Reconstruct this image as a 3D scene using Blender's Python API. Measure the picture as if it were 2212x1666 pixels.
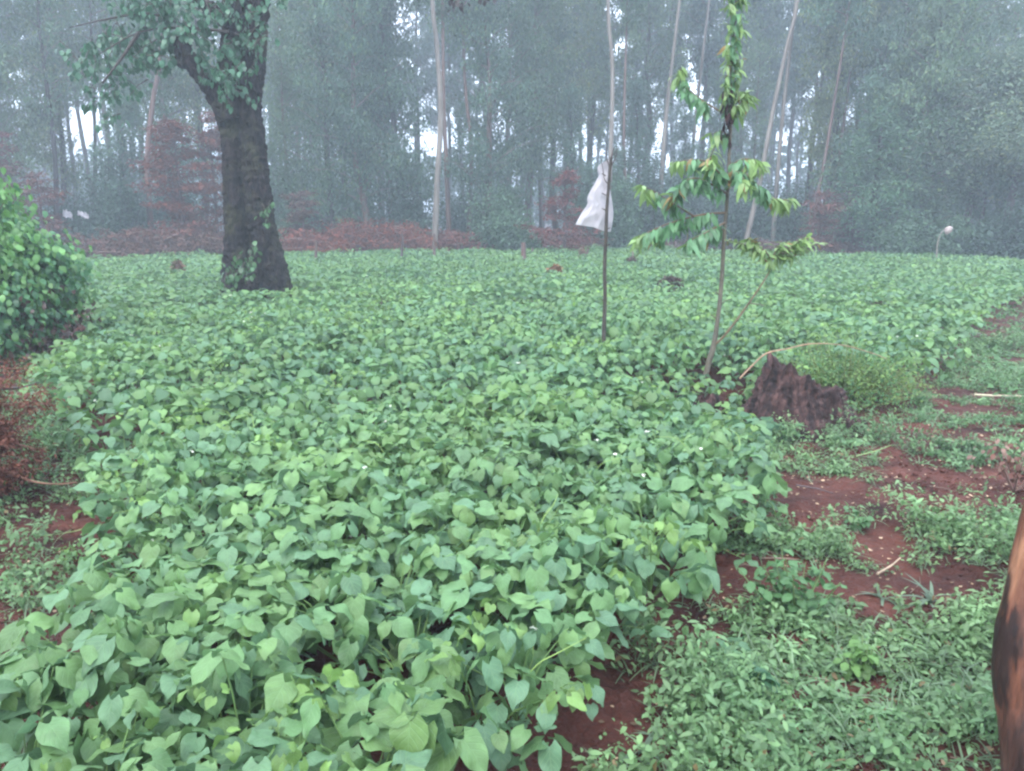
import bpy, math, random
import numpy as np
from mathutils import Vector
rng = np.random.default_rng(7)
random.seed(7)
PI = math.pi
S = bpy.context.scene
C = S.collection
for o in list(bpy.data.objects): bpy.data.objects.remove(o)

# ------------------------------------------------------------------ camera, sky, sun
CAMH = 1.5
PITCH = math.radians(12.26)
F = 1670.0                                    # focal length in units of a 2212 wide picture
cam = bpy.data.cameras.new('camera'); camo = bpy.data.objects.new('camera', cam); C.objects.link(camo)
cam.sensor_width = 36; cam.lens = 36*F/2212; cam.clip_start = 0.05; cam.clip_end = 3000
camo.location = (0, 0, CAMH); camo.rotation_euler = (PI/2-PITCH, 0, 0)
S.camera = camo

w = bpy.data.worlds.new('World'); S.world = w; w.use_nodes = True
nt = w.node_tree; nt.nodes.clear()
sky = nt.nodes.new('ShaderNodeTexSky'); sky.sky_type = 'NISHITA'; sky.sun_disc = False
SUN_EL, SUN_ROT = math.radians(52), math.radians(200)
sky.sun_elevation = SUN_EL; sky.sun_rotation = SUN_ROT; sky.air_density = 1.0; sky.dust_density = 4.0; sky.ozone_density = 1.2
tc = nt.nodes.new('ShaderNodeTexCoord')
cl = nt.nodes.new('ShaderNodeTexNoise'); cl.inputs['Scale'].default_value = 2.2; cl.inputs['Detail'].default_value = 4
rmp = nt.nodes.new('ShaderNodeMapRange'); rmp.inputs['From Min'].default_value = .3; rmp.inputs['From Max'].default_value = .7
rmp.inputs['To Min'].default_value = .92; rmp.inputs['To Max'].default_value = 1.08
ccol = nt.nodes.new('ShaderNodeMix'); ccol.data_type = 'RGBA'; ccol.blend_type = 'MULTIPLY'; ccol.inputs[0].default_value = 1
ccol.inputs[6].default_value = (7.5, 8.45, 10.3, 1)        # the overcast cloud layer
mx = nt.nodes.new('ShaderNodeMix'); mx.data_type = 'RGBA'; mx.inputs[0].default_value = .86
bg = nt.nodes.new('ShaderNodeBackground'); bg.inputs['Strength'].default_value = .12
wo = nt.nodes.new('ShaderNodeOutputWorld')
L = nt.links.new
L(tc.outputs['Generated'], cl.inputs['Vector']); L(cl.outputs['Fac'], rmp.inputs['Value'])
L(rmp.outputs[0], ccol.inputs[7]); L(sky.outputs[0], mx.inputs[6]); L(ccol.outputs[2], mx.inputs[7])
L(mx.outputs[2], bg.inputs['Color']); L(bg.outputs[0], wo.inputs[0])

sl = bpy.data.lights.new('sun', 'SUN'); sl.energy = .8; sl.angle = math.radians(35); sl.color = (1, .97, .93)
so = bpy.data.objects.new('sun', sl); C.objects.link(so)
sd = Vector((math.sin(SUN_ROT)*math.cos(SUN_EL), math.cos(SUN_ROT)*math.cos(SUN_EL), math.sin(SUN_EL)))
so.rotation_euler = sd.to_track_quat('Z', 'Y').to_euler()

S.view_settings.view_transform = 'Standard'; S.view_settings.look = 'None'
S.view_settings.exposure = 2.02; S.view_settings.gamma = 1
S.render.engine = 'CYCLES'
cy = S.cycles
cy.use_denoising = True; cy.max_bounces = 6; cy.diffuse_bounces = 3; cy.glossy_bounces = 2; cy.transmission_bounces = 3
cy.transparent_max_bounces = 8; cy.volume_bounces = 1; cy.filter_width = 2.4
cy.use_adaptive_sampling = True; cy.adaptive_threshold = .015

# ------------------------------------------------------------------ picture -> world
cp, sp = math.cos(PITCH), math.sin(PITCH)
def ray(px, py):
    u = (px-1106)/F; v = (833-py)/F
    return np.array([u, cp+v*sp, v*cp-sp])
def at(px, py, z=0.0):
    d = ray(px, py); t = (z-CAMH)/d[2]
    return np.array([0, 0, CAMH])+d*t
def atY(px, py, Y):
    d = ray(px, py); return np.array([0, 0, CAMH])+d*(Y/d[1])
def pix(p):
    p = np.asarray(p, float); r = p-np.array([0, 0, CAMH])
    fw = r[..., 1]*cp-r[..., 2]*sp; up = r[..., 1]*sp+r[..., 2]*cp
    return 1106+F*r[..., 0]/fw, 833-F*up/fw, fw

# ------------------------------------------------------------------ noise
def _h(ix, iy, s):
    n = (ix*374761393+iy*668265263+s*982451653) & 0xffffffff
    n = ((n ^ (n >> 13))*1274126177) & 0xffffffff
    return ((n ^ (n >> 16)) & 0xffff)/65535.0
def vn(x, y, s=0):
    x = np.asarray(x, float); y = np.asarray(y, float)
    ix = np.floor(x).astype(np.int64); iy = np.floor(y).astype(np.int64)
    fx = x-ix; fy = y-iy; fx = fx*fx*(3-2*fx); fy = fy*fy*(3-2*fy)
    a = _h(ix, iy, s); b = _h(ix+1, iy, s); c = _h(ix, iy+1, s); d = _h(ix+1, iy+1, s)
    return (a*(1-fx)+b*fx)*(1-fy)+(c*(1-fx)+d*fx)*fy
def fbm(x, y, s=0, o=4):
    r = 0; a = .5; t = 0
    for k in range(o): r = r+a*vn(x*2**k, y*2**k, s+k*17); t += a; a *= .5
    return r/t

# ------------------------------------------------------------------ mesh accumulator
class Acc:
    def __init__(s): s.v = []; s.f = []; s.t = []; s.uv = []; s.m = []; s.n = 0
    def add(s, v, f, tint=(.1, .1, .1), uv=None, mat=0):
        v = np.asarray(v, float).reshape(-1, 3); f = np.asarray(f, int)
        s.v.append(v); s.f.append(f+s.n); s.n += len(v)
        t = np.asarray(tint, float)
        if t.ndim == 1: t = np.tile(t, (len(v), 1))
        s.t.append(t); s.uv.append(np.zeros((len(v), 2)) if uv is None else uv)
        s.m.append(np.full(len(f), mat, int))
    def build(s, name, mats, parent=None, smooth=True, loc=None):
        v = np.concatenate(s.v); t = np.concatenate(s.t); uv = np.concatenate(s.uv); m = np.concatenate(s.m)
        lo = []; tot = []
        for f in s.f: lo.append(f.ravel()); tot.append(np.full(len(f), f.shape[1], int))
        lo = np.concatenate(lo); tot = np.concatenate(tot); st = np.concatenate([[0], np.cumsum(tot)[:-1]])
        me = bpy.data.meshes.new(name)
        if loc is not None: v = v-np.asarray(loc, float)
        me.vertices.add(len(v)); me.vertices.foreach_set('co', v.ravel())
        me.loops.add(len(lo)); me.loops.foreach_set('vertex_index', lo)
        me.polygons.add(len(tot)); me.polygons.foreach_set('loop_start', st); me.polygons.foreach_set('loop_total', tot)
        me.polygons.foreach_set('material_index', m)
        if smooth: me.polygons.foreach_set('use_smooth', np.ones(len(tot), bool))
        a = me.attributes.new('tint', 'FLOAT_COLOR', 'POINT'); a.data.foreach_set('color', np.hstack([t, np.ones((len(t), 1))]).ravel())
        u = me.uv_layers.new(name='leaf'); u.data.foreach_set('uv', uv[lo].ravel())
        for q in (mats if isinstance(mats, (list, tuple)) else [mats]): me.materials.append(q)
        me.update(calc_edges=True); me.validate()
        o = bpy.data.objects.new(name, me); C.objects.link(o)
        if parent is not None: o.parent = parent
        elif loc is not None: o.location = loc
        return o

def leaf_template(kind='heart', rows=8, cols=5, fold=.25, droop=.25, wave=.05, ph=0., width=1.):
    """unit leaf: base at origin, tip at +y, normal +z"""
    if kind == 'heart':
        T = [0, .08, .2, .38, .58, .78, .92, 1.]; W = [.17, .37, .45, .45, .32, .16, .06, .004]; back = .17
    elif kind == 'lance':
        T = [0, .12, .3, .5, .7, .85, 1.]; W = [.01, .08, .13, .145, .11, .06, .003]; back = 0
    elif kind == 'oval':
        T = [0, .12, .3, .5, .7, .88, 1.]; W = [.02, .2, .31, .34, .28, .14, .004]; back = .0
    elif kind == 'blade':
        T = [0, .3, .6, .85, 1.]; W = [.02, .03, .025, .015, .001]; back = 0
    t = np.linspace(0, 1, rows); wd = np.interp(t, T, W)*width
    c = np.linspace(-1, 1, cols)
    V = []; UV = []
    for i in range(rows):
        for j in range(cols):
            x = wd[i]*c[j]; y = t[i]-back*abs(c[j])**1.6*(1-t[i])**4*1.2
            z = fold*abs(x)*(1-.5*abs(c[j]))+wave*math.sin(t[i]*9+ph+2*c[j])*abs(c[j])-droop*t[i]**2
            V.append((x, y*(1-.25*droop*t[i]), z)); UV.append((c[j], t[i]))
    Fc = []
    for i in range(rows-1):
        for j in range(cols-1):
            a = i*cols+j; Fc.append((a, a+1, a+cols+1, a+cols))
    return np.array(V), np.array(Fc), np.array(UV)
def tset(kind, rows, cols, n=6, fold=(.1, .5), droop=(.0, .5), wave=.04, width=1.):
    return [leaf_template(kind, rows, cols, random.uniform(*fold), random.uniform(*droop), wave, random.uniform(0, 6), width) for _ in range(n)]
RH = [(np.array([(0, 0, 0), (.5, .45, .06), (0, 1, -.12), (-.5, .45, .06)], float), np.array([(0, 1, 2), (0, 2, 3)]), np.array([(0, 0), (1, .5), (0, 1), (-1, .5)], float))]
QD = [(np.array([(0, 0, 0), (.5, .5, 0), (0, 1, 0), (-.5, .5, 0)], float), np.array([(0, 1, 2, 3)]), np.array([(0, 0), (1, .5), (0, 1), (-1, .5)], float))]

def leaves(acc, temps, pos, az, pitch, roll, size, tint, wscale=1., mat=0):
    """az: heading of the tip, pitch: how far the tip points down, roll: about the midrib"""
    pos = np.asarray(pos, float); N = len(pos)
    if N == 0: return
    az = np.broadcast_to(az, N); pitch = np.broadcast_to(pitch, N); roll = np.broadcast_to(roll, N)
    size = np.broadcast_to(size, N); tint = np.broadcast_to(tint, (N, 3)); ws = np.broadcast_to(wscale, N)
    f = np.stack([np.cos(az)*np.cos(pitch), np.sin(az)*np.cos(pitch), -np.sin(pitch)], 1)
    s0 = np.stack([np.sin(az), -np.cos(az), 0*az], 1); n0 = np.cross(s0, f)
    s = s0*np.cos(roll)[:, None]+n0*np.sin(roll)[:, None]; n = np.cross(s, f)
    k = rng.integers(0, len(temps), N)
    for q, (V, Fc, UV) in enumerate(temps):
        i = np.where(k == q)[0]
        if len(i) == 0: continue
        P = (V[None, :, 0:1]*ws[i][:, None, None]*s[i][:, None]+V[None, :, 1:2]*f[i][:, None]+V[None, :, 2:3]*n[i][:, None])*size[i][:, None, None]+pos[i][:, None]
        nv = len(V); FF = (Fc[None]+(np.arange(len(i))*nv)[:, None, None]).reshape(-1, Fc.shape[1])
        acc.add(P.reshape(-1, 3), FF, np.repeat(tint[i], nv, 0), np.tile(UV, (len(i), 1)), mat)

def catmull(P, n):
    P = np.asarray(P, float); P = np.vstack([2*P[0]-P[1], P, 2*P[-1]-P[-2]]); out = []
    for i in range(1, len(P)-2):
        for k in range(n):
            t = k/n; a, b, c, d = P[i-1], P[i], P[i+1], P[i+2]
            out.append(.5*((2*b)+(-a+c)*t+(2*a-5*b+4*c-d)*t*t+(-a+3*b-3*c+d)*t**3))
    out.append(P[-2]); return np.array(out)
def tube(acc, P, R, sides=8, tint=(.1, .08, .06), sub=1, rough=0., mat=0, cap=True):
    P = np.asarray(P, float); R = np.asarray(R, float)
    R = np.full(len(P), float(R)) if R.ndim == 0 else (R if len(R) == len(P) else np.interp(np.linspace(0, 1, len(P)), np.linspace(0, 1, len(R)), R))
    if sub > 1:
        PR = catmull(np.hstack([P, R[:, None]]), sub); P = PR[:, :3]; R = np.maximum(PR[:, 3], .0004)
    T = np.gradient(P, axis=0); T /= np.linalg.norm(T, axis=1)[:, None]+1e-9
    up = np.array([0, 0, 1.]) if abs(T[0, 2]) < .8 else np.array([1., 0, 0])
    rings = []; n = len(P)
    A = np.linspace(0, 2*PI, sides, endpoint=False)
    for i in range(n):
        s = np.cross(T[i], up); s /= np.linalg.norm(s)+1e-9; u = np.cross(s, T[i]); up = u
        r = R[i]*np.ones(sides)
        if rough > 0: r = r*(1+rough*rng.normal(size=sides))
        rings.append(P[i]+np.outer(np.cos(A)*r, s)+np.outer(np.sin(A)*r, u))
    V = np.concatenate(rings); Fq = []
    for i in range(n-1):
        for j in range(sides): Fq.append((i*sides+j, i*sides+(j+1) % sides, (i+1)*sides+(j+1) % sides, (i+1)*sides+j))
    uv = np.stack([np.tile(A, n), np.repeat(np.linspace(0, 1, n), sides)], 1)
    acc.add(V, Fq, tint, uv, mat)
    if cap:
        for k, base in ((0, 0), (n-1, (n-1)*sides)):
            V2 = np.vstack([rings[k], P[k]]); acc.add(V2, [(sides, (j+1) % sides, j) if k == 0 else (sides, j, (j+1) % sides) for j in range(sides)], tint, None, mat)

# ------------------------------------------------------------------ materials
def new_mat(name):
    m = bpy.data.materials.new(name); m.use_nodes = True; n = m.node_tree.nodes
    return m, n, m.node_tree.links.new, n['Principled BSDF'], n['Material Output']
def leaf_mat(name, rough=.45, spec=.5, trans=.25, veins=False, bump=0.):
    m, n, l, b, out = new_mat(name)
    a = n.new('ShaderNodeAttribute'); a.attribute_name = 'tint'
    no = n.new('ShaderNodeTexNoise'); no.inputs['Scale'].default_value = 28 if veins else 3; no.inputs['Detail'].default_value = 3
    tcx = n.new('ShaderNodeTexCoord'); l(tcx.outputs['Object'], no.inputs['Vector'])
    mr = n.new('ShaderNodeMapRange'); mr.inputs['To Min'].default_value = .82; mr.inputs['To Max'].default_value = 1.2
    mr.inputs['From Min'].default_value = .3; mr.inputs['From Max'].default_value = .7
    l(no.outputs['Fac'], mr.inputs['Value'])
    mu = n.new('ShaderNodeMix'); mu.data_type = 'RGBA'; mu.blend_type = 'MULTIPLY'; mu.inputs[0].default_value = 1
    l(a.outputs['Color'], mu.inputs[6]); l(mr.outputs[0], mu.inputs[7]); col = mu.outputs[2]
    if veins:
        uv = n.new('ShaderNodeUVMap'); uv.uv_map = 'leaf'
        sx = n.new('ShaderNodeSeparateXYZ'); l(uv.outputs[0], sx.inputs[0])
        ab = n.new('ShaderNodeMath'); ab.operation = 'ABSOLUTE'; l(sx.outputs[0], ab.inputs[0])
        ma = n.new('ShaderNodeMath'); ma.operation = 'MULTIPLY_ADD'; l(ab.outputs[0], ma.inputs[0]); ma.inputs[1].default_value = -.42; l(sx.outputs[1], ma.inputs[2])
        fr = n.new('ShaderNodeMath'); fr.operation = 'MULTIPLY'; l(ma.outputs[0], fr.inputs[0]); fr.inputs[1].default_value = 5.5
        fc = n.new('ShaderNodeMath'); fc.operation = 'FRACT'; l(fr.outputs[0], fc.inputs[0])
        d = n.new('ShaderNodeMath'); d.operation = 'SUBTRACT'; l(fc.outputs[0], d.inputs[0]); d.inputs[1].default_value = .5
        d2 = n.new('ShaderNodeMath'); d2.operation = 'ABSOLUTE'; l(d.outputs[0], d2.inputs[0])
        s1 = n.new('ShaderNodeMapRange'); l(d2.outputs[0], s1.inputs[0]); s1.inputs[1].default_value = 0; s1.inputs[2].default_value = .12; s1.inputs[3].default_value = 1; s1.inputs[4].default_value = 0
        s2 = n.new('ShaderNodeMapRange'); l(ab.outputs[0], s2.inputs[0]); s2.inputs[1].default_value = 0; s2.inputs[2].default_value = .06; s2.inputs[3].default_value = 1; s2.inputs[4].default_value = 0
        mxv = n.new('ShaderNodeMath'); mxv.operation = 'MAXIMUM'; l(s1.outputs[0], mxv.inputs[0]); l(s2.outputs[0], mxv.inputs[1])
        vm = n.new('ShaderNodeMix'); vm.data_type = 'RGBA'; vm.blend_type = 'MIX'
        sc = n.new('ShaderNodeMath'); sc.operation = 'MULTIPLY'; l(mxv.outputs[0], sc.inputs[0]); sc.inputs[1].default_value = .4
        l(sc.outputs[0], vm.inputs[0]); l(col, vm.inputs[6]); vm.inputs[7].default_value = (.20, .34, .15, 1); col = vm.outputs[2]
        bp = n.new('ShaderNodeBump'); bp.inputs['Strength'].default_value = .5; bp.inputs['Distance'].default_value = .0018
        inv = n.new('ShaderNodeMath'); inv.operation = 'MULTIPLY_ADD'; l(mxv.outputs[0], inv.inputs[0]); inv.inputs[1].default_value = -1
        n2 = n.new('ShaderNodeTexNoise'); n2.inputs['Scale'].default_value = 90; l(tcx.outputs['Object'], n2.inputs['Vector']); l(n2.outputs['Fac'], inv.inputs[2])
        l(inv.outputs[0], bp.inputs['Height']); l(bp.outputs[0], b.inputs['Normal'])
    l(col, b.inputs['Base Color']); b.inputs['Roughness'].default_value = rough; b.inputs['Specular IOR Level'].default_value = spec
    if trans > 0:
        tr = n.new('ShaderNodeBsdfTranslucent'); l(col, tr.inputs['Color']); ms = n.new('ShaderNodeMixShader'); ms.inputs[0].default_value = trans
        l(b.outputs[0], ms.inputs[1]); l(tr.outputs[0], ms.inputs[2]); l(ms.outputs[0], out.inputs[0])
    return m
def noise_mat(name, cols, scale=8, rough=.85, bump=.5, dist=.02, stretch=(1, 1, 1), usetint=False, detail=8, spec=.3, bscale=None):
    m, n, l, b, out = new_mat(name)
    tcx = n.new('ShaderNodeTexCoord'); mp = n.new('ShaderNodeMapping'); mp.inputs['Scale'].default_value = stretch
    l(tcx.outputs['Object'], mp.inputs['Vector'])
    no = n.new('ShaderNodeTexNoise'); no.inputs['Scale'].default_value = scale; no.inputs['Detail'].default_value = detail; no.inputs['Roughness'].default_value = .65
    l(mp.outputs[0], no.inputs['Vector'])
    cr = n.new('ShaderNodeValToRGB'); l(no.outputs['Fac'], cr.inputs[0])
    e = cr.color_ramp.elements
    for i, c in enumerate(cols):
        p = .32+.36*i/(len(cols)-1)
        if i < 2: e[i].position = p; e[i].color = (*c, 1)
        else: q = e.new(p); q.color = (*c, 1)
    col = cr.outputs[0]
    if usetint:
        a = n.new('ShaderNodeAttribute'); a.attribute_name = 'tint'
        mu = n.new('ShaderNodeMix'); mu.data_type = 'RGBA'; mu.blend_type = 'MULTIPLY'; mu.inputs[0].default_value = 1
        l(a.outputs['Color'], mu.inputs[6]); l(col, mu.inputs[7]); col = mu.outputs[2]
    l(col, b.inputs['Base Color']); b.inputs['Roughness'].default_value = rough; b.inputs['Specular IOR Level'].default_value = spec
    if bump:
        bn = no
        if bscale:
            bn = n.new('ShaderNodeTexNoise'); bn.inputs['Scale'].default_value = bscale; bn.inputs['Detail'].default_value = 6; l(mp.outputs[0], bn.inputs['Vector'])
        bp = n.new('ShaderNodeBump'); bp.inputs['Strength'].default_value = bump; bp.inputs['Distance'].default_value = dist
        l(bn.outputs['Fac'], bp.inputs['Height']); l(bp.outputs[0], b.inputs['Normal'])
    return m

M_bean = leaf_mat('bean_leaf', .5, .42, .34, veins=True)
M_bean2 = leaf_mat('bean_leaf_far', .52, .4, .38)
M_leaf = leaf_mat('tree_leaf', .55, .35, .42)
M_gloss = leaf_mat('glossy_leaf', .38, .5, .38)
M_dead = leaf_mat('dead_leaf', .8, .15, .1)
M_stem = noise_mat('green_stem', [(.8, .8, .8), (1.2, 1.2, 1.2)], 30, .6, 0, usetint=True)
M_flower = leaf_mat('petal', .6, .3, .3)
M_soil = noise_mat('red_soil', [(.026, .010, .008), (.072, .025, .018), (.128, .048, .034)], 2.2, .9, 1.0, .04, detail=12, spec=.2, bscale=34)
M_bark = noise_mat('dark_bark', [(.003, .003, .004), (.012, .009, .010), (.05, .036, .034)], 9, .8, 1.0, .08, (2.2, 2.2, .5), bscale=13, spec=.15)
_n = M_bark.node_tree.nodes; _l = M_bark.node_tree.links.new; _b = _n['Principled BSDF']; _src = _b.inputs['Base Color'].links[0].from_socket
_m1 = _n.new('ShaderNodeTexNoise'); _m1.inputs['Scale'].default_value = 2.1; _m1.inputs['Detail'].default_value = 9; _m1.inputs['Roughness'].default_value = .75
_tc = _n.new('ShaderNodeTexCoord'); _l(_tc.outputs['Object'], _m1.inputs['Vector']); _r = _n.new('ShaderNodeMapRange'); _r.inputs[1].default_value = .50; _r.inputs[2].default_value = .62; _l(_m1.outputs['Fac'], _r.inputs[0])
_x = _n.new('ShaderNodeMix'); _x.data_type = 'RGBA'; _l(_r.outputs[0], _x.inputs[0]); _l(_src, _x.inputs[6]); _x.inputs[7].default_value = (.042, .040, .024, 1); _l(_x.outputs[2], _b.inputs['Base Color'])
M_twig = noise_mat('twig_bark', [(.6, .6, .6), (1.35, 1.3, 1.25)], 14, .8, .4, .005, usetint=True)
M_euc = noise_mat('eucalyptus_bark', [(.45, .42, .4), (1., .95, .9), (1.5, 1.42, 1.35)], 1.6, .75, .3, .01, (2.5, 2.5, .35), usetint=True)
M_stump = noise_mat('rotten_stump', [(.004, .003, .003), (.030, .014, .012), (.11, .058, .050)], 13, .9, 1.0, .03, (1.5, 1.5, .5), bscale=18)
M_post = noise_mat('stripped_wood', [(.018, .010, .007), (.12, .042, .022), (.25, .115, .06)], 3.2, .6, .7, .006, (3.5, 3.5, .5), bscale=30, usetint=True)
M_char = noise_mat('bark_remnant', [(.006, .005, .005), (.022, .015, .012), (.05, .03, .022)], 12, .9, 1.0, .01, (2, 2, .6))

def tag(o, label=None, cat=None, group=None, kind=None):
    if label: o['label'] = label
    if cat: o['category'] = cat
    if group: o['group'] = group
    if kind: o['kind'] = kind
    return o
def thing(name, loc, label, cat, group=None):
    o = bpy.data.objects.new(name, None); C.objects.link(o); o.location = [float(q) for q in loc]; o.empty_display_size = .2
    return tag(o, label, cat, group)

# ------------------------------------------------------------------ where the crop stands
def poly(pts, z=.12): return np.array([at(x, y, z)[:2] for x, y in pts])
RIGHT = [(1085, 1780), (1095, 1700), (1110, 1640), (1165, 1530), (1200, 1450), (1350, 1375), (1440, 1300), (1515, 1230), (1560, 1120), (1640, 1035), (1640, 985), (1590, 955), (1570, 920), (1610, 870)]
RIGHT2 = [(1890, 900), (1960, 850), (2040, 790), (2090, 720), (2150, 670), (2212, 640), (2330, 590)]
LEFT = [(-140, 1780), (-60, 1680), (60, 1560), (150, 1440), (280, 1340), (290, 1230), (260, 1130), (270, 1060), (170, 960), (110, 880), (170, 800), (205, 740), (190, 640), (100, 600), (-100, 590)]
FAR = [(2330, 566), (2212, 555), (2000, 548), (1700, 540), (1400, 532), (1200, 533), (1000, 538), (800, 540), (640, 541), (400, 545), (240, 552), (100, 556), (-100, 560)]
field = np.vstack([[(-.25, .7)], poly(RIGHT), poly(RIGHT2), poly(FAR, .4), poly(LEFT[::-1]), [(-2.2, .7)]])
def inside(P, x, y):
    r = np.zeros(len(x), bool); j = len(P)-1
    for i in range(len(P)):
        xi, yi = P[i]; xj, yj = P[j]
        c = ((yi > y) != (yj > y)) & (x < (xj-xi)*(y-yi)/((yj-yi) if yj != yi else 1e-9)+xi)
        r ^= c; j = i
    return r
def ground_z(x, y):
    x = np.asarray(x, float); y = np.asarray(y, float); d = np.hypot(x, y)
    near = np.clip(1.3-d/9, 0, 1)*1.35
    return .05*(fbm(x*.8, y*.8, 3)-.5)+near*(.07*(fbm(x*4.5, y*4.5, 9)-.5)+.045*(fbm(x*14, y*14, 11, 3)-.5))

# ground sheet
def graded(a, b, s, far):
    c = list(np.arange(a, b, s)); st = s; q = c[-1]
    while q < far: st *= 1.25; q += st; c.append(q)
    st = s; q = c[0]; pre = []
    while q > -far: st *= 1.25; q -= st; pre.append(q)
    return np.array(pre[::-1]+c)
gx = graded(-3.2, 4.2, .03, 900); gy = graded(.8, 8, .03, 900)
X, Y = np.meshgrid(gx, gy); Z = ground_z(X, Y)
Z = np.where(np.hypot(X, Y) > 60, 0, Z)
nx, ny = len(gx), len(gy); idx = np.arange(nx*ny).reshape(ny, nx)
g = Acc(); g.add(np.stack([X.ravel(), Y.ravel(), Z.ravel()], 1), np.stack([idx[:-1, :-1], idx[:-1, 1:], idx[1:, 1:], idx[1:, :-1]], -1).reshape(-1, 4))
tag(g.build('ground', M_soil), kind='structure')

# ------------------------------------------------------------------ bean crop
def bean_tint(n, young, x, y):
    a = np.array([.108, .218, .090]); b = np.array([.142, .248, .084]); c = np.array([.098, .194, .104]); yy = np.array([.165, .285, .075])
    k = rng.random((n, 1)); patch = np.clip((fbm(x*.5, y*.5, 31)-.5)*3+.5, 0, 1)[:, None]
    base = a*(1-k)+b*k; base = np.where(rng.random((n, 1)) < .35, c, base)
    base = base*(1-.25*patch)+b*1.15*.25*patch; p3 = np.clip((fbm(x*1.4+40, y*1.4, 38)-.54)*9, 0, 1)[:, None]*(rng.random((n, 1)) < .6)
    base = base*(1-.55*p3)+yy*.9*.55*p3; base = base*(.86+.30*fbm(x*.8, y*.8+9, 52))[:, None]
    base = np.where(young[:, None], yy*(.7+.5*rng.random((n, 1))), base)
    return base*(.80+.38*rng.random((n, 1)))
def canopy(x, y): return .40*(.72+.55*fbm(x*.9, y*.9, 5, 3))*(1-.72*np.exp(-(((x-1.55)/.55)**2+((y-5.75)/.85)**2)**2))
T_near = tset('heart', 8, 5, 12, fold=(-.25, .5), droop=(.05, .65), wave=.07, width=.95)
T_mid = tset('heart', 5, 3, 8, fold=(-.2, .5), droop=(.1, .6), width=.95)
nearA, midA, farA, stemA, flowA = Acc(), Acc(), Acc(), Acc(), Acc()
def crop_zone(acc, temps, d0, d1, spacing, trif, smin, smax, stems, rx, cover=1.):
    xs = np.arange(-rx, rx, spacing); ys = np.arange(.7, d1+1, spacing); X, Y = np.meshgrid(xs, ys)
    X = X.ravel()+rng.uniform(-.45, .45, X.size)*spacing; Y = Y.ravel()+rng.uniform(-.45, .45, Y.size)*spacing
    d = np.hypot(X, Y); k = (d >= d0) & (d < d1) & (np.abs(X) < Y*.78+1.2) & inside(field, X, Y); X = X[k]; Y = Y[k]
    # keep the crop off the tree foot, stump, pole
    for (cx, cy, r) in CLEAR: kk = np.hypot(X-cx, Y-cy) > r; X = X[kk]; Y = Y[kk]
    n = len(X)
    px = np.repeat(X, trif); py = np.repeat(Y, trif); N = n*trif
    rr = np.sqrt(rng.random(N))*spacing*.85+.01; ang = rng.random(N)*2*PI
    x = px+rr*np.cos(ang); y = py+rr*np.sin(ang)
    q = rr/(spacing*.85)
    h = canopy(x, y)*(1-.22*q**2)*np.clip(.80+.22*np.repeat(vn(X*9, Y*9, 4), trif)+.15, .7, 1.3)
    lev = rng.random(N)**1.6                                   # most leaves near the top
    z = h*(1-.62*lev)+rng.normal(0, .012, N)
    young = (lev < .13) & (rng.random(N) < .55)
    young = young & (vn(x*1.6, y*1.6, 77) > .55)
    az0 = np.where(rng.random(N) < .42, -PI/2+rng.normal(0, .9, N), ang+rng.normal(0, .8, N))
    s0 = rng.uniform(smin*.85, smax*1.05, N)*np.where(young, .6, 1)*(1-.12*lev)
    pit0 = rng.normal(.48 if stems > .1 else .3, .33 if stems > .1 else .26, N)
    for a, sc in ((0, 1.05), (1.75, .95), (-1.75, .95)):
        az = az0+a+rng.normal(0, .15, N); off = .018+.012*(a == 0)
        P = np.stack([x+off*np.cos(az), y+off*np.sin(az), z], 1)
        leaves(acc, temps, P, az, pit0+rng.normal(0, .28, N), rng.normal(0, .3, N)+(.35*np.sign(a)), s0*sc*rng.uniform(.85, 1.1, N), bean_tint(N, young, x, y))
    if stems:
        for i in rng.permutation(N)[:int(N*stems)]:
            b = np.array([px[i], py[i], .02+.3*z[i]]); e = np.array([x[i], y[i], z[i]]); m = (b+e)/2+np.array([0, 0, .04])
            tube(stemA, [b, m, e], [.0028, .0022, .0016], 4, (.13, .22, .07), cap=False)
        up = rng.permutation(N)[:int(N*.010)]
        for i in up:                                           # twining tips above the canopy
            b = np.array([x[i], y[i], z[i]-.05]); a = rng.random()*6.3
            e = b+np.array([.10*math.cos(a), .10*math.sin(a), .10]); e2 = e+np.array([.10*math.cos(a+.5), .1*math.sin(a+.5), .015])
            tube(stemA, [b, (b+e)/2+np.array([0, 0, .02]), e, e2], [.0022, .002, .0016, .001], 4, (.2, .3, .08), sub=3, cap=False)
    fl = rng.random(N) < .016; fp = np.stack([x, y, z+.015], 1)[fl & (vn(x*2, y*2, 55) > .5)]
    for a in (0, 2.1, 4.2):
        leaves(flowA, RH, fp+rng.normal(0, .004, fp.shape), rng.random(len(fp))*6.3, -.5+a*0, rng.normal(0, .5, len(fp)), .016, (.75, .75, .62))
pole_p = at(1304, 740, .34)*np.array([1, 1, 0]); tree_p = at(556, 634, .33)*np.array([1, 1, 0]); stump_p = at(1720, 918, 0.)
creep_p = at(1830, 880, 0)+np.array([-.02, .08, 0])
CLEAR = [(creep_p[0]-.08, creep_p[1], .47), (tree_p[0], tree_p[1]+.35, .52), (stump_p[0], stump_p[1], .34), (at(1530, 890)[0], at(1530, 890)[1], .3), (at(1525, 850)[0], at(1525, 850)[1], .25)]
crop_zone(nearA, T_near, 0, 4.6, .26, 32, .055, .098, .35, 5)
crop_zone(midA, T_mid, 4.6, 11, .29, 22, .065, .10, .03, 10)
crop_zone(farA, RH, 11, 36, .36, 17, .085, .12, 0, 26)
bc = nearA.build('bean_crop', M_bean)
tag(bc, 'dense knee-high green bean crop with heart-shaped leaves covering the field', 'bean crop', kind='stuff')
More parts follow.
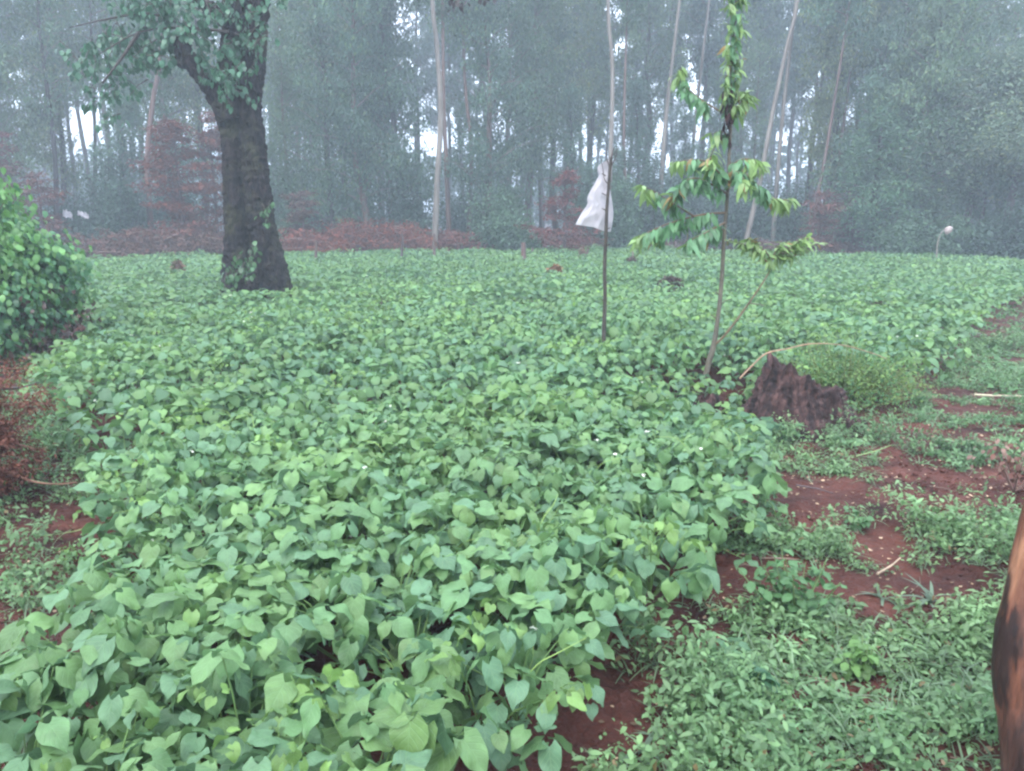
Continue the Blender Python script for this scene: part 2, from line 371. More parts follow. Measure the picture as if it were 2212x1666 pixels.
for a, nm, mt in ((midA, 'bean_leaves', M_bean2), (farA, 'distant_bean_leaves', M_bean2), (stemA, 'bean_stems', M_stem), (flowA, 'bean_flowers', M_flower)):
    tag(a.build(nm, mt, bc), kind='stuff')

# ------------------------------------------------------------------ weeds and litter on the bare strips
def weed_zone(acc, gr, n_clump, xr, yr, dens_seed, big=1.):
    x = rng.uniform(*xr, n_clump); y = rng.uniform(*yr, n_clump)
    k = ~inside(field, x, y) & (fbm(x*1.7+3, y*1.7, dens_seed, 3) > .5-.08*big) & (np.abs(x) < y*.8+.9)
    k &= np.hypot(x-stump_p[0], y-stump_p[1]) > .33
    X, Y = pix(np.stack([x, y, 0*x], 1))[:2]
    for (cx, cy, rx_, ry_) in BARE: k &= ((X-cx)/rx_)**2+((Y-cy)/ry_)**2 > 1+.5*(rng.random(n_clump)-.5)
    x, y = x[k], y[k]; n = len(x); m = 26
    hh = (.02+.24*np.clip(fbm(x*2.2, y*2.2, 61, 3)-.40, 0, 1)*2.2)*rng.uniform(.5, 1.7, n)
    px = np.repeat(x, m)+rng.normal(0, .035, n*m); py = np.repeat(y, m)+rng.normal(0, .035, n*m)
    z = ground_z(px, py)+np.repeat(hh, m)*rng.random(n*m)**.7+.006
    sp = np.repeat(vn(x*1.1, y*1.1, 88)*.6+.4*rng.random(n), m)[:, None]
    t = np.array([.095, .19, .08])*(1-sp)+np.array([.17, .27, .11])*sp; t = t*np.repeat(rng.uniform(.75, 1.3, n), m)[:, None]
    t = t*rng.uniform(.75, 1.25, (n*m, 1))
    t = np.where(rng.random((n*m, 1)) < .018, np.array([.2, .15, .07]), t)
    leaves(acc, T_weed, np.stack([px, py, z], 1), rng.random(n*m)*6.3, rng.normal(.1, .5, n*m), rng.normal(0, .4, n*m), rng.uniform(.009, .021, n*m)*np.repeat(rng.uniform(.6, 2.0, n), m), t, 1.1)
    k2 = np.repeat(rng.random(n) < .4, m)
    leaves(acc, T_weed2, np.stack([px, py, z+.01], 1)[k2], rng.random(k2.sum())*6.3, rng.normal(0, .5, k2.sum()), rng.normal(0, .4, k2.sum()), rng.uniform(.022, .048, k2.sum()), t[k2]*np.array([1.15, 1.1, 1.2]), 1.3)
    g2 = rng.random(n) < .55; gxx = np.repeat(x[g2], 9)+rng.normal(0, .015, 9*g2.sum()); gyy = np.repeat(y[g2], 9)+rng.normal(0, .015, 9*g2.sum()); q = len(gxx)
    leaves(gr, T_blade, np.stack([gxx, gyy, ground_z(gxx, gyy)], 1), rng.random(q)*6.3, rng.normal(-.7, .35, q), 0, rng.uniform(.06, .13, q), np.array([.16, .235, .13])*rng.uniform(.7, 1.3, (q, 1)))
T_weed = tset('oval', 4, 3, 8, fold=(.1, .8), droop=(.0, .7), width=.85)
T_weed2 = tset('lance', 4, 3, 6, fold=(.1, .6), droop=(.1, .8), wave=0)
T_blade = tset('blade', 5, 2, 6, fold=(0, 0), droop=(.3, 1.2), wave=0)
BARE = [(1740, 1110, 100, 52), (1900, 1180, 80, 45), (1330, 1560, 110, 130), (1500, 1370, 90, 55), (1580, 1290, 60, 40), (1880, 1330, 75, 34), (2010, 1350, 60, 25), (180, 1165, 85, 75), (130, 1400, 110, 50), (1560, 1470, 70, 30),
        (2060, 850, 50, 12), (2150, 700, 60, 35), (2160, 1110, 60, 30), (1750, 960, 40, 25), (1260, 1640, 70, 60), (2180, 865, 60, 12)]
wd, gr = Acc(), Acc()
weed_zone(wd, gr, 12500, (.2, 9), (.9, 10), 21, 1.15)
weed_zone(wd, gr, 2600, (.2, 3.2), (.9, 3.6), 23, 1.2)
weed_zone(wd, gr, 5200, (-6, -.2), (.9, 9), 25, 1.2)
# a looser sprinkle further up the right margin
x = rng.uniform(4, 22, 5000); y = rng.uniform(6, 24, 5000); k = ~inside(field, x, y) & (np.abs(x) < y*.8) & (y < 22); x = x[k]; y = y[k]; m = 12; n = len(x)
px = np.repeat(x, m)+rng.normal(0, .07, n*m); py = np.repeat(y, m)+rng.normal(0, .07, n*m)
leaves(wd, RH, np.stack([px, py, rng.random(n*m)*.13], 1), rng.random(n*m)*6.3, .2, rng.normal(0, .3, n*m), rng.uniform(.03, .06, n*m), np.array([.08, .17, .06])*rng.uniform(.7, 1.3, (n*m, 1)), 1.1)
we = tag(wd.build('weed_cover', M_leaf), 'low small-leaved green weeds creeping over the bare red soil strips', 'weeds', kind='stuff')
tag(gr.build('grass_blades', M_leaf, we), kind='stuff')
li = Acc(); n = 3600
x = np.concatenate([rng.uniform(.2, 5, n), rng.uniform(-4, -1, 300)]); y = np.concatenate([rng.uniform(1.2, 7.5, n), rng.uniform(1.5, 6, 300)])
k = ~inside(field, x, y); x = x[k]; y = y[k]; n = len(x)
leaves(li, tset('oval', 4, 3, 5, fold=(0, .4), droop=(-.2, .3)), np.stack([x, y, ground_z(x, y)+.006], 1), rng.random(n)*6.3, rng.normal(0, .12, n), rng.normal(0, .2, n), rng.uniform(.010, .028, n), np.array([.40, .28, .18])*rng.uniform(.3, 1.2, (n, 1)), .9)
for _ in range(110):
    x = rng.uniform(.3, 4.5); y = rng.uniform(1.4, 6); 
    if inside(field, np.array([x]), np.array([y]))[0]: continue
    a = rng.random()*6.3; l_ = rng.uniform(.05, .2); z = float(ground_z(x, y))+.008
    tube(li, [(x, y, z), (x+l_*.5*math.cos(a), y+l_*.5*math.sin(a), z+.012), (x+l_*math.cos(a+.2), y+l_*math.sin(a+.2), z)], [.0025, .002, .0012], 4, (.16, .12, .09), cap=False)
cd = Acc(); ico = np.array([(0, 0, 1), (.9, 0, .4), (.28, .85, .45), (-.72, .52, .4), (-.72, -.52, .45), (.28, -.85, .4), (.7, .5, -.4), (-.3, .85, -.4), (-.9, 0, -.4), (-.3, -.85, -.4), (.7, -.5, -.4), (0, 0, -1)])
icf = np.array([(0, 1, 2), (0, 2, 3), (0, 3, 4), (0, 4, 5), (0, 5, 1), (1, 6, 2), (2, 7, 3), (3, 8, 4), (4, 9, 5), (5, 10, 1), (2, 6, 7), (3, 7, 8), (4, 8, 9), (5, 9, 10), (1, 10, 6), (11, 7, 6), (11, 8, 7), (11, 9, 8), (11, 10, 9), (11, 6, 10)])
x = np.concatenate([rng.uniform(.2, 4.5, 13000), rng.uniform(-4, -1, 4000)]); y = np.concatenate([rng.uniform(1.2, 6, 13000), rng.uniform(1.5, 6, 4000)]); k = ~inside(field, x, y) & (np.abs(x) < y*.8+.5) & (fbm(x*3, y*3, 66) > .45); x = x[k]; y = y[k]; n = len(x)
sz = rng.uniform(.003, .012, n)*(1+2.0*(rng.random(n) < .05)); P = ico[None]*(1+.25*rng.normal(size=(n, 12, 1)))*sz[:, None, None]*np.array([1, 1, .7])+np.stack([x, y, ground_z(x, y)+sz*.2], 1)[:, None]
cd.add(P.reshape(-1, 3), (icf[None]+12*np.arange(n)[:, None, None]).reshape(-1, 3)); tag(cd.build('soil_clods', M_soil), 'crumbs and clods of red soil on the bare strips', 'soil', kind='stuff')
tag(li.build('leaf_litter', M_dead), 'pale dry leaf scraps and twigs scattered on the red soil', 'leaf litter', kind='stuff')

# ------------------------------------------------------------------ forest trees
def euc_crown(accL, accB, stem, h0, h1, R, nbr, lpb, tint, seed, leafsize=(.10, .19), drop=.9, flat=0.):
    r = np.random.default_rng(seed); P = []; TT = []
    zs = stem[:, 2]
    for i in range(nbr):
        u = (i+r.random())/nbr; h = h0+(h1-h0)*u
        base = np.array([np.interp(h, zs, stem[:, 0]), np.interp(h, zs, stem[:, 1]), h])
        a = r.random()*2*PI; prof = (1-u)**.45*(.35+.65*min(1, u*4+.35))
        ln = R*prof*r.uniform(.45, 1.25); rise = ln*r.uniform(.1, .75)*(1-flat)
        tip = base+np.array([math.cos(a)*ln, math.sin(a)*ln, rise]); mid = (base+tip)/2+np.array([0, 0, .12*ln])
        tube(accB, [base, mid, tip], [.03*min(1.2, R/1.6), .018, .006], 4, (.13, .11, .10), sub=2, cap=False)
        n = int(1.35*lpb*(.4+.9*prof)*r.uniform(.4, 1.5))
        t = np.clip(r.beta(2.6, 1.2, n), 0, 1.05)[:, None]
        nc = max(3, int(n/28)); cc = r.random(nc)**.6; ci = r.integers(0, nc, n); t = np.clip(cc[ci][:, None]+r.normal(0, .05, (n, 1)), .05, 1.05)
        coff = r.normal(0, .20*min(1.3, R/1.5), (nc, 3))*np.array([1, 1, .8])
        q = base*(1-t)**2+2*mid*t*(1-t)+tip*t**2+coff[ci]+r.normal(0, .13*min(1.4, R/1.5), (n, 3))*np.array([1, 1, 1.1])
        P.append(q); TT.append(np.tile(r.uniform(.65, 1.45), (n, 1))*r.uniform(.88, 1.13, (n, 1)))
    P = np.concatenate(P); TT = np.concatenate(TT); n = len(P)
    t3 = np.array(tint)*TT; yl = r.random((n, 1)) < .12; t3 = np.where(yl, t3*np.array([1.5, 1.25, .9]), t3)
    leaves(accL, RH, P, r.random(n)*6.3, r.normal(drop, .35, n), r.normal(0, .7, n), r.uniform(*leafsize, n), t3, r.uniform(.28, .5, n))
PALE, PINK, DARK = (.15, .135, .12), (.10, .066, .056), (.04, .033, .032)
GRN = [(.078, .14, .08), (.095, .155, .082), (.068, .125, .082), (.13, .175, .08)]
def hero_tree(pts, Y, w, col, h0, H, R, nbr, lpb, tint, label, seed, group='tall eucalyptus trees behind the field', nm='eucalyptus_tree', **kw):
    """pts: the trunk as seen, from low to high; it stands at depth Y"""
    Q = [atY(px, py, Y) for px, py in pts]
    b = Q[0]+(Q[0]-Q[1])*max(0, (Q[0][2])/(Q[1][2]-Q[0][2]+1e-6)); b = np.array([Q[0][0]*.6+b[0]*.4, Y, -.05])
    Q = [b]+[q for q in Q if q[2] > .3]
    d = (Q[-1]-Q[-2])/(Q[-1][2]-Q[-2][2]); top = Q[-1]+d*(H-Q[-1][2])*np.array([.5, 1, 1]); top[2] = H
    if top[2] > Q[-1][2]+1: Q.append((Q[-1]+top)/2+np.array([.1, 0, 0])); Q.append(top)
    Q = np.array(Q); r0 = .8*w/F*Y/2; R_ = r0*(1.12-1.0*Q[:, 2]/H).clip(.08)
    st = catmull(Q, 4); o = thing('x', (b[0], b[1], 0), label, 'tree', group); o.name = nm
    tk, cr = Acc(), Acc(); tube(tk, Q, R_, 10, col, sub=4, rough=.03)
    euc_crown(cr, tk, st, h0, H, R, nbr, lpb, tint, seed, **kw)
    for a, n_, m_ in ((tk, 'trunk', M_euc), (cr, 'crown', M_leaf)):
        q = a.build(n_, m_, o, loc=(b[0], b[1], 0))
    return o
HT = [  # pts, Y, width, colour, crown start, height, radius, label
 ([(122, 500), (118, 330), (85, 60)], 31, 13, DARK, 5, 16, 1.9, 'dark leaning eucalyptus trunk rising above the round green bush at left'),
 ([(206, 500), (205, 300), (200, 150)], 34, 11, DARK, 6, 16, 1.9, 'thin dark eucalyptus just right of the dark leaning trunk at left'),
 ([(326, 500), (318, 350), (330, 220), (347, 110)], 28, 15, PINK, 7, 17, 1.8, 'pinkish eucalyptus trunk halfway between the green bush and the big forked tree'),
 ([(703, 510), (695, 400), (690, 300)], 36, 8, DARK, 5, 14, 1.6, 'short dark slender trunk nearest right of the big forked tree'),
 ([(748, 500), (738, 350), (735, 200)], 38, 8, DARK, 6, 15, 1.7, 'dark slender trunk second right of the big forked tree'),
 ([(822, 510), (818, 290), (816, 140)], 35, 9, PINK, 8, 17, 1.6, 'left one of two close brownish trunks beside a bright sky slit'),
 ([(846, 510), (838, 300), (830, 120)], 34, 10, PINK, 8, 17, 1.6, 'right one of two close brownish trunks beside a bright sky slit'),
 ([(938, 560), (944, 400), (952, 250), (944, 100), (934, 0)], 29.5, 16, PALE, 10.5, 20, 1.9, 'tallest thick pale eucalyptus trunk rising out of frame near picture middle'),
 ([(970, 510), (964, 350), (958, 200)], 31, 13, PINK, 8.5, 17, 1.6, 'brown trunk close against the right side of the thick pale trunk'),
 ([(1012, 520), (1018, 330), (1004, 170)], 32, 12, PINK, 8, 16, 1.7, 'curved pinkish trunk next right of the thick pale trunk'),
 ([(1168, 500), (1164, 350), (1160, 200)], 38, 8, DARK, 6, 16, 1.8, 'thin dark trunk behind the reddish dead conifer left of the white bag'),
 ([(1312, 520), (1319, 330), (1323, 150), (1313, 0)], 30.5, 13, PALE, 11, 21, 1.8, 'straight pale trunk rising directly above the white bag pole'),
 ([(1357, 525), (1350, 380), (1348, 250)], 33, 9, PINK, 9, 16, 1.7, 'thin brown trunk just right of the white bag'),
 ([(1422, 500), (1438, 260), (1468, 0)], 33, 12, PALE, 11, 20, 1.8, 'pale trunk leaning right, midway between white bag and peach sapling'),
 ([(1490, 420), (1503, 250), (1532, 0)], 37, 10, PALE, 12, 20, 1.8, 'faint pale leaning trunk seen just left of the sapling top'),
 ([(1612, 520), (1640, 400), (1668, 250), (1700, 100), (1724, 0)], 31, 13, PALE, 11, 20, 1.9, 'strongly leaning pale trunk right of the sapling, crossing the upper mist'),
 ([(1670, 510), (1686, 300), (1704, 130), (1722, -20)], 31.5, 11, PALE, 11, 20, 1.8, 'second leaning pale trunk, meeting the first one near the frame top'),
 ([(1735, 520), (1745, 400), (1768, 230)], 34, 10, DARK, 7, 17, 1.8, 'dark trunk right of the two leaning pale trunks'),
 ([(1752, 530), (1765, 430), (1786, 320)], 29, 9, PINK, 7.5, 15, 1.6, 'pinkish leaning trunk beside the dark trunk, right of the sapling'),
 ([(1796, 520), (1806, 400), (1818, 300)], 31, 9, PINK, 7, 15, 1.7, 'thin rust-coloured trunk over the stump, left of the broad leafy trees'),
 ([(1860, 520), (1882, 280), (1908, 60)], 33, 10, PALE, 9, 18, 1.8, 'pale leaning trunk at the left border of the broad leafy trees'),
 ([(1925, 530), (1945, 430), (1975, 330)], 27.5, 9, PALE, 4.5, 9, 1.7, 'short pale trunk tilted right beneath the broad leafy trees'),
]
for i, (pts, Y, w_, col, h0, H, R, lab) in enumerate(HT):
    hero_tree(pts, Y, w_, col, h0, H, R, 42, 150, GRN[i % 4], lab, 100+i)
# leafy columns: variants, copied
def variant(k, H, R, h0, nbr, lpb, tint, col, nm='leafy_eucalyptus', **kw):
    z = np.linspace(0, H, 9); r = np.random.default_rng(500+k)
    st = np.stack([np.cumsum(r.normal(0, .10, 9)), np.cumsum(r.normal(0, .10, 9)), z], 1); st[0, :2] = 0
    tk, cr = Acc(), Acc(); tube(tk, st-np.array([0, 0, .05]), (.15*(1.1-z/H)).clip(.015), 8, col, sub=2, rough=.03)
    euc_crown(cr, tk, st, h0, H, R, nbr, lpb, tint, 900+k, **kw)
    o = thing(nm, (0, 0, 0), '-', 'tree')
    tk.build('trunk', M_euc, o); cr.build('crown', M_leaf, o)
    return o
def dup(o, loc, rz, sc, used):
    if o.name not in used: used.add(o.name); c = o
    else:
        c = o.copy(); C.objects.link(c)
        for ch in list(o.children): d = ch.copy(); C.objects.link(d); d.parent = c
    c.location = [float(q) for q in loc]; c.rotation_euler = (0, 0, rz); c.scale = (sc, sc, sc)
    return c
used = set()
VAR = [variant(k, [12, 14, 10, 15, 13, 16, 11, 14][k], [2.0, 2.2, 1.8, 2.3, 2.1, 2.2, 2.0, 1.9][k], [1.2, 2.5, 1.0, 4.0, 1.6, 5.0, .8, 3.0][k], 60, 165, GRN[k % 4], [DARK, PINK, DARK, DARK, PALE, DARK, PINK, DARK][k]) for k in range(8)]
place = []  # px, Y, variant, scale
for px, Y, k, s in [(20, 30, 1, 1), (150, 34, 7, .9), (270, 30, 2, .75), (380, 33, 4, 1), (430, 36, 3, 1.1), (625, 33, 1, .7), (660, 35, 4, .8), (720, 31, 0, .95), (790, 30.5, 6, 1.05), (775, 36, 3, 1),
                    (870, 33, 2, 1.15), (1050, 31.5, 6, 1.0), (1095, 34, 4, 1.05), (1150, 36, 1, 1.1), (1210, 39, 3, 1.1), (1240, 34, 2, .7), (1270, 42, 5, 1.1), (1380, 38, 2, .8), (1400, 42, 5, 1.1), (1345, 31, 2, .42),
                    (1470, 36, 2, .62), (1560, 38, 2, .8), (1580, 44, 5, 1.2), (1620, 40, 1, .7), (1780, 31, 7, .9), (1830, 32, 6, .95), (1850, 29, 2, .8), (1900, 31, 0, 1.), (1960, 33, 4, 1.1), (1920, 28, 2, .7), (2020, 30, 6, 1.05), (2080, 33, 1, 1.), (2150, 31, 4, .72), (2200, 30, 0, .72), (2110, 27, 2, .62), (2260, 28, 6, .9), (-60, 30, 4, 1), (-140, 32, 6, 1)]:
    place.append((px, Y, k, s))
DEEP = [variant(20+k, [19, 22, 20, 24][k], [2.4, 2.6, 2.2, 2.5][k], [7.5, 9, 6.5, 10][k], 52, 125, (.065, .105, .08), DARK, 'tall_eucalyptus', leafsize=(.18, .32)) for k in range(4)]
VAR += DEEP
r = np.random.default_rng(5)
for i in range(80):
    px = -250+2750*((i+r.random())/80) ; place.append((px, r.uniform(42, 74), 8+int(r.integers(0, 4)), r.uniform(.9, 1.2)))
ZN = [(-9999, 190, 'behind the round green bush'), (190, 470, 'between the green bush and big forked trunk'), (470, 640, 'behind the big forked trunk'), (640, 940, 'between the big forked and thick pale trunks'),
      (940, 1290, 'between the thick pale trunk and white bag'), (1290, 1560, 'between the white bag and peach sapling'), (1560, 1900, 'between the sapling and broad leafy trees'), (1900, 9999, 'at the far right edge')]
ORD = ['first', 'second', 'third', 'fourth', 'fifth', 'sixth', 'seventh', 'eighth', 'ninth', 'tenth', 'eleventh', 'twelfth', 'thirteenth', 'fourteenth', 'fifteenth', 'sixteenth', 'seventeenth', 'eighteenth', 'nineteenth', 'twentieth']; ORD += ['twenty-'+q for q in ORD[:9]]+['thirtieth']+['thirty-'+q for q in ORD[:9]]
cnt = {}
for px, Y, k, s in sorted(place):
    z = [q for q in ZN if q[0] <= px < q[1]][0][2]; front = Y < 40; key = (z, front); n_ = cnt.get(key, 0); cnt[key] = n_+1
    p = atY(px, 520, Y); o = dup(VAR[k], (p[0], Y, 0), random.uniform(0, 6.28), s, used)
    tag(o, ('leafy eucalyptus %s' if front else 'hazy tree in deep mist %s')%z+', %s from left'%ORD[n_], 'tree', 'leafy eucalyptus trees at the wood edge' if front else 'faint trees deep in the mist')

# broad feathery trees at right
def broad_tree(px, Y, H, R, h0, tint, lab, seed, nbr=60, lpb=210, lean=0.):
    z = np.linspace(0, H, 6); b = atY(px, 520, Y); st = np.stack([b[0]+lean*(z/H)**1.4, np.full(6, Y), z], 1)
    o = thing('broad_tree', (b[0], Y, 0), lab, 'tree', 'broad leafy trees at the right')
    tk, cr = Acc(), Acc(); tube(tk, st-np.array([0, 0, .05]), .13*(1.1-z/H)+.02, 8, DARK, sub=2, rough=.04)
    euc_crown(cr, tk, st, h0, H, R, nbr, lpb, tint, seed, leafsize=(.1, .19), drop=.3, flat=.4)
    tk.build('trunk', M_euc, o, loc=(b[0], Y, 0)); cr.build('crown', M_leaf, o, loc=(b[0], Y, 0))
broad_tree(1880, 27.5, 5.0, 1.7, .8, (.085, .165, .09), 'rounded green tree low at the left end of the broad trees', 41, 46, 190)
broad_tree(1985, 28, 7.0, 2.4, 1.0, (.09, .16, .09), 'broad dense tree midway along the right wood edge', 42, 70, 230)
broad_tree(2075, 27, 6.6, 2.3, 2.2, (.12, .175, .11), 'spreading flat-topped tree with a dark leaning stem at right', 43, 62, 230, .9)
broad_tree(2165, 26, 6.2, 2.3, 2.5, (.13, .185, .115), 'flat-topped pale green tree touching the right frame edge', 44, 60, 230, .5)
broad_tree(2240, 27, 6.8, 2.4, 1.5, (.095, .155, .09), 'tall broad tree cut by the right frame edge', 45, 70, 220)
broad_tree(2010, 32, 10.5, 2.6, 2., (.10, .16, .10), 'tall rounded leafy tree rising behind the broad dense tree', 46, 80, 220)

# shrubs along the wood edge
def shrub(px, py, Y, H, R, tint, lab, seed, dense=1., ls=(.07, .13), nm='shrub', cat='shrub', group='shrubs along the wood edge'):
    r = np.random.default_rng(seed); b = atY(px, py, Y); nb = int(34*dense)
    o = thing(nm, (b[0], Y, 0), lab, cat, group); L_, B_ = Acc(), Acc()
    for i in range(nb):
        a = r.random()*6.3; e = r.uniform(.15, 1.4); ln = r.uniform(.55, 1.)
        tip = np.array([math.cos(a)*math.cos(e)*R*ln, math.sin(a)*math.cos(e)*R*ln, H*(.12+.86*math.sin(e)*ln)])
        tube(B_, [(0, 0, -.04), tip*.5+np.array([0, 0, .1*H]), tip], [.03, .015, .004], 4, (.06, .045, .04), sub=2, cap=False)
        n = int(210*r.uniform(.6, 1.3)); t = r.beta(2.4, 1.1, (n, 1)); q = tip*t*(.7+.3*t)+np.array([0, 0, .1*H])*(t*(1-t)*2)+r.normal(0, .16*R, (n, 3))
        q[:, 2] = np.maximum(q[:, 2], .05); leaves(L_, RH, q, r.random(n)*6.3, r.normal(.4, .4, n), r.normal(0, .5, n), r.uniform(*ls, n)*1.2, np.array(tint)*r.uniform(.65, 1.35)*r.uniform(.8, 1.25, (n, 1)), .6)
    B_.build('stems', M_twig, o); L_.build('foliage', M_leaf, o)
GD = (.05, .09, .06); GM = (.08, .14, .08)
SH = [(40, 33, 3.2, 1.6, GD, 'dark shrub behind the round green bush'), (160, 32, 2.6, 1.5, GD, 'dark low shrub above the white scraps at left'), (240, 29, 3.9, 1.5, GD, 'dense dark conical shrub left of the pinkish trunk'),
      (275, 27.5, 3.0, 1.2, GD, 'dark shrub touching the left foot of the pinkish trunk'), (380, 31, 3.2, 1.6, GD, 'dark shrub left of the big forked trunk'), (430, 28, 1.7, 1.0, GM, 'low green shrub beside the big trunk foot'), (640, 29, 1.6, 1.0, GM, 'low green shrub right of the big forked trunk'),
      (600, 32, 4.0, 1.6, GM, 'tall grey-green shrub seen right of the big trunk'), (690, 33, 3.2, 1.5, GD, 'dark shrub among the thin trunks right of the big tree'), (780, 32, 3.0, 1.5, GD, 'dark shrub left of the two close brownish trunks'), (880, 31, 3.0, 1.4, GD, 'dark shrub between the brownish trunks and thick pale trunk'),
      (1000, 34, 3., 1.5, GD, 'dark shrub behind the curved pinkish trunk'), (1070, 30, 2.8, 1.4, GM, 'mid-green shrub right of the curved pinkish trunk'), (1110, 29, 2.2, 1.2, GM, 'round green shrub left of the reddish dead conifer'), (1290, 33, 4.5, 1.7, GD, 'dark tall shrub behind the white bag'),
      (1340, 30, 3.4, .9, GM, 'narrow light green shrub just right of the white bag'), (1400, 33, 4.8, 1.7, GD, 'dark blue-green shrub between the bag and sapling'), (1480, 35, 4.5, 1.8, GD, 'dark shrub low behind the sapling left branches'), (1570, 33, 3.4, 1.6, GD, 'dark shrub directly behind the sapling stem'),
      (1640, 33, 3.2, 1.5, GD, 'dark shrub right of the sapling, under the leaning trunks'), (1710, 32, 3.2, 1.5, GD, 'dark shrub between leaning pale trunks and dark trunk'), (1800, 30, 2.6, 1.3, GM, 'shrub behind the rust-coloured trunk'), (1960, 26, 1.8, 1.2, GM, 'low green shrub left of the small bag stick'),
      (2060, 25.5, 1.6, 1.2, GM, 'low shrub directly behind the small pale bag stick'), (2130, 25, 1.7, 1.2, GD, 'dark low shrub at right field edge'), (2200, 24.5, 2.0, 1.2, GD, 'dark shrub low in the right corner of the wood edge')]
for i, (px, Y, H, R, t, lab) in enumerate(SH): shrub(px, 520, Y, H, R, t, lab, 700+i)
# far wood: one mass closing the view
fw = Acc(); n = 60000; r = np.random.default_rng(12)
x = r.uniform(-85, 85, n); y = r.uniform(78, 98, n); col = vn(x*.3, y*.12, 90); hmax = 4.2+7*col**1.4
z = r.random(n)**.8*hmax; k = (vn(x*.8, z*.35, 91) > .28)
leaves(fw, RH, np.stack([x, y, z], 1)[k], r.random(k.sum())*6.3, r.normal(.5, .5, k.sum()), r.normal(0, .6, k.sum()), r.uniform(.5, .95, k.sum()), np.array([.05, .085, .05])*r.uniform(.6, 1.3, (k.sum(), 1)), .6)
for i in range(150):
    X_ = r.uniform(-70, 70); Y_ = r.uniform(72, 92); tube(fw, [(X_, Y_, -.1), (X_+r.normal(0, .3), Y_, 8), (X_+r.normal(0, .8), Y_, 17)], [.2, .15, .05], 5, (.07, .06, .055), cap=False)
tag(fw.build('far_woods', M_leaf), 'misty grey wood closing the view behind the eucalyptus trees', 'woods', kind='stuff')
# undergrowth under the trees
ug = Acc(); n = 60000; x = r.uniform(-30, 30, n); y = r.uniform(22, 48, n); k = ~inside(field, x, y) & (np.abs(x) < y*.8+2); x = x[k]; y = y[k]; n = len(x)
h = .15+.9*fbm(x*.5, y*.5, 44); red = (fbm(x*.35, y*.35, 45) > .47)[:, None]
edge = np.clip((y-27)/4, .15, 1); 
leaves(ug, RH, np.stack([x, y, r.random(n)*h*edge], 1), r.random(n)*6.3, r.normal(.2, .4, n), r.normal(0, .5, n), r.uniform(.1, .24, n), np.where(red, np.array([.085, .045, .035]), np.array([.045, .08, .04]))*r.uniform(.6, 1.3, (n, 1)), .55)
tag(ug.build('undergrowth', M_leaf), 'dark green and rusty undergrowth on the wood floor', 'undergrowth', kind='stuff')

# ------------------------------------------------------------------ dead brush
RUST, BRN = (.155, .05, .033), (.11, .056, .042)
def brush(px0, px1, py, H, tint, lab, seed, D=1.1, nm='brush_pile', cat='brush pile', group='dry brush heaped along the field edge'):
    r = np.random.default_rng(seed); a0 = at(px0, py, .3); a1 = at(px1, py, .3); c = (a0+a1)/2; c[2] = 0; H = H*1.3; wd_ = abs(a1[0]-a0[0])/2
    o = thing(nm, (c[0], c[1]+D/2, 0), lab, cat, group); B_, L_ = Acc(), Acc()
    for i in range(int(60+60*wd_)):
        x = r.uniform(-wd_, wd_); yy = r.uniform(-D/2, D/2); hh = H*(1-(x/wd_)**2*.6)*r.uniform(.15, 1)
        a = r.normal(0, .5)+(PI if r.random() < .5 else 0); ln = r.uniform(.35, 1.3); dz = r.normal(0, .22)
        p = np.array([x, yy, hh]); d = np.array([math.cos(a), math.sin(a), dz]); q = p+d*ln; q[2] = max(q[2], .05)
        pale = r.random() < .22
        tube(B_, [p, (p+q)/2+r.normal(0, .04, 3), q], [.016, .011, .004], 4, (.22, .15, .13) if pale else (.10, .05, .045), cap=False)
        n = 60; t = r.random((n, 1)); s = p*(1-t)+q*t+r.normal(0, .10, (n, 3)); s[:, 2] = np.clip(s[:, 2], .03, H*1.15)
        leaves(L_, RH, s, r.random(n)*6.3, r.normal(.3, .6, n), r.normal(0, .7, n), r.uniform(.06, .16, n), np.array(tint)*r.uniform(.55, 1.5, (n, 1)), .35)
    L_.build('dry_foliage', M_dead, o); B_.build('branches', M_twig, o)
for i, a in enumerate([(170, 330, 556, .75, BRN, 'dull brown brush heap between the green bush and pinkish trunk'), (310, 470, 553, .85, BRN, 'brown brush heap touching the left side of the big trunk'), (600, 720, 548, .75, RUST, 'rusty brush heap just right of the big forked trunk'),
      (700, 790, 545, 1.0, RUST, 'rusty brush heap with a high tuft left of the pole-like stake'), (780, 900, 544, 1.05, RUST, 'highest rust-red brush heap behind the thin dark stake'), (890, 1010, 541, .7, RUST, 'rusty brush heap at the foot of the thick pale trunk'),
      (1000, 1110, 540, .6, RUST, 'low rusty brush heap right of the thick pale trunk'), (1100, 1220, 538, .7, RUST, 'rusty brush heap behind the short upright post'), (1210, 1330, 536, .45, BRN, 'low brown brush heap behind the white bag pole'), (1330, 1480, 537, .35, BRN, 'very low brown brush line right of the white bag pole'),
      (1640, 1780, 542, .4, BRN, 'low brown brush line right of the sapling'), (1770, 1900, 545, .4, BRN, 'low dark brush line below the broad leafy trees')]): brush(*a, 1200+i)
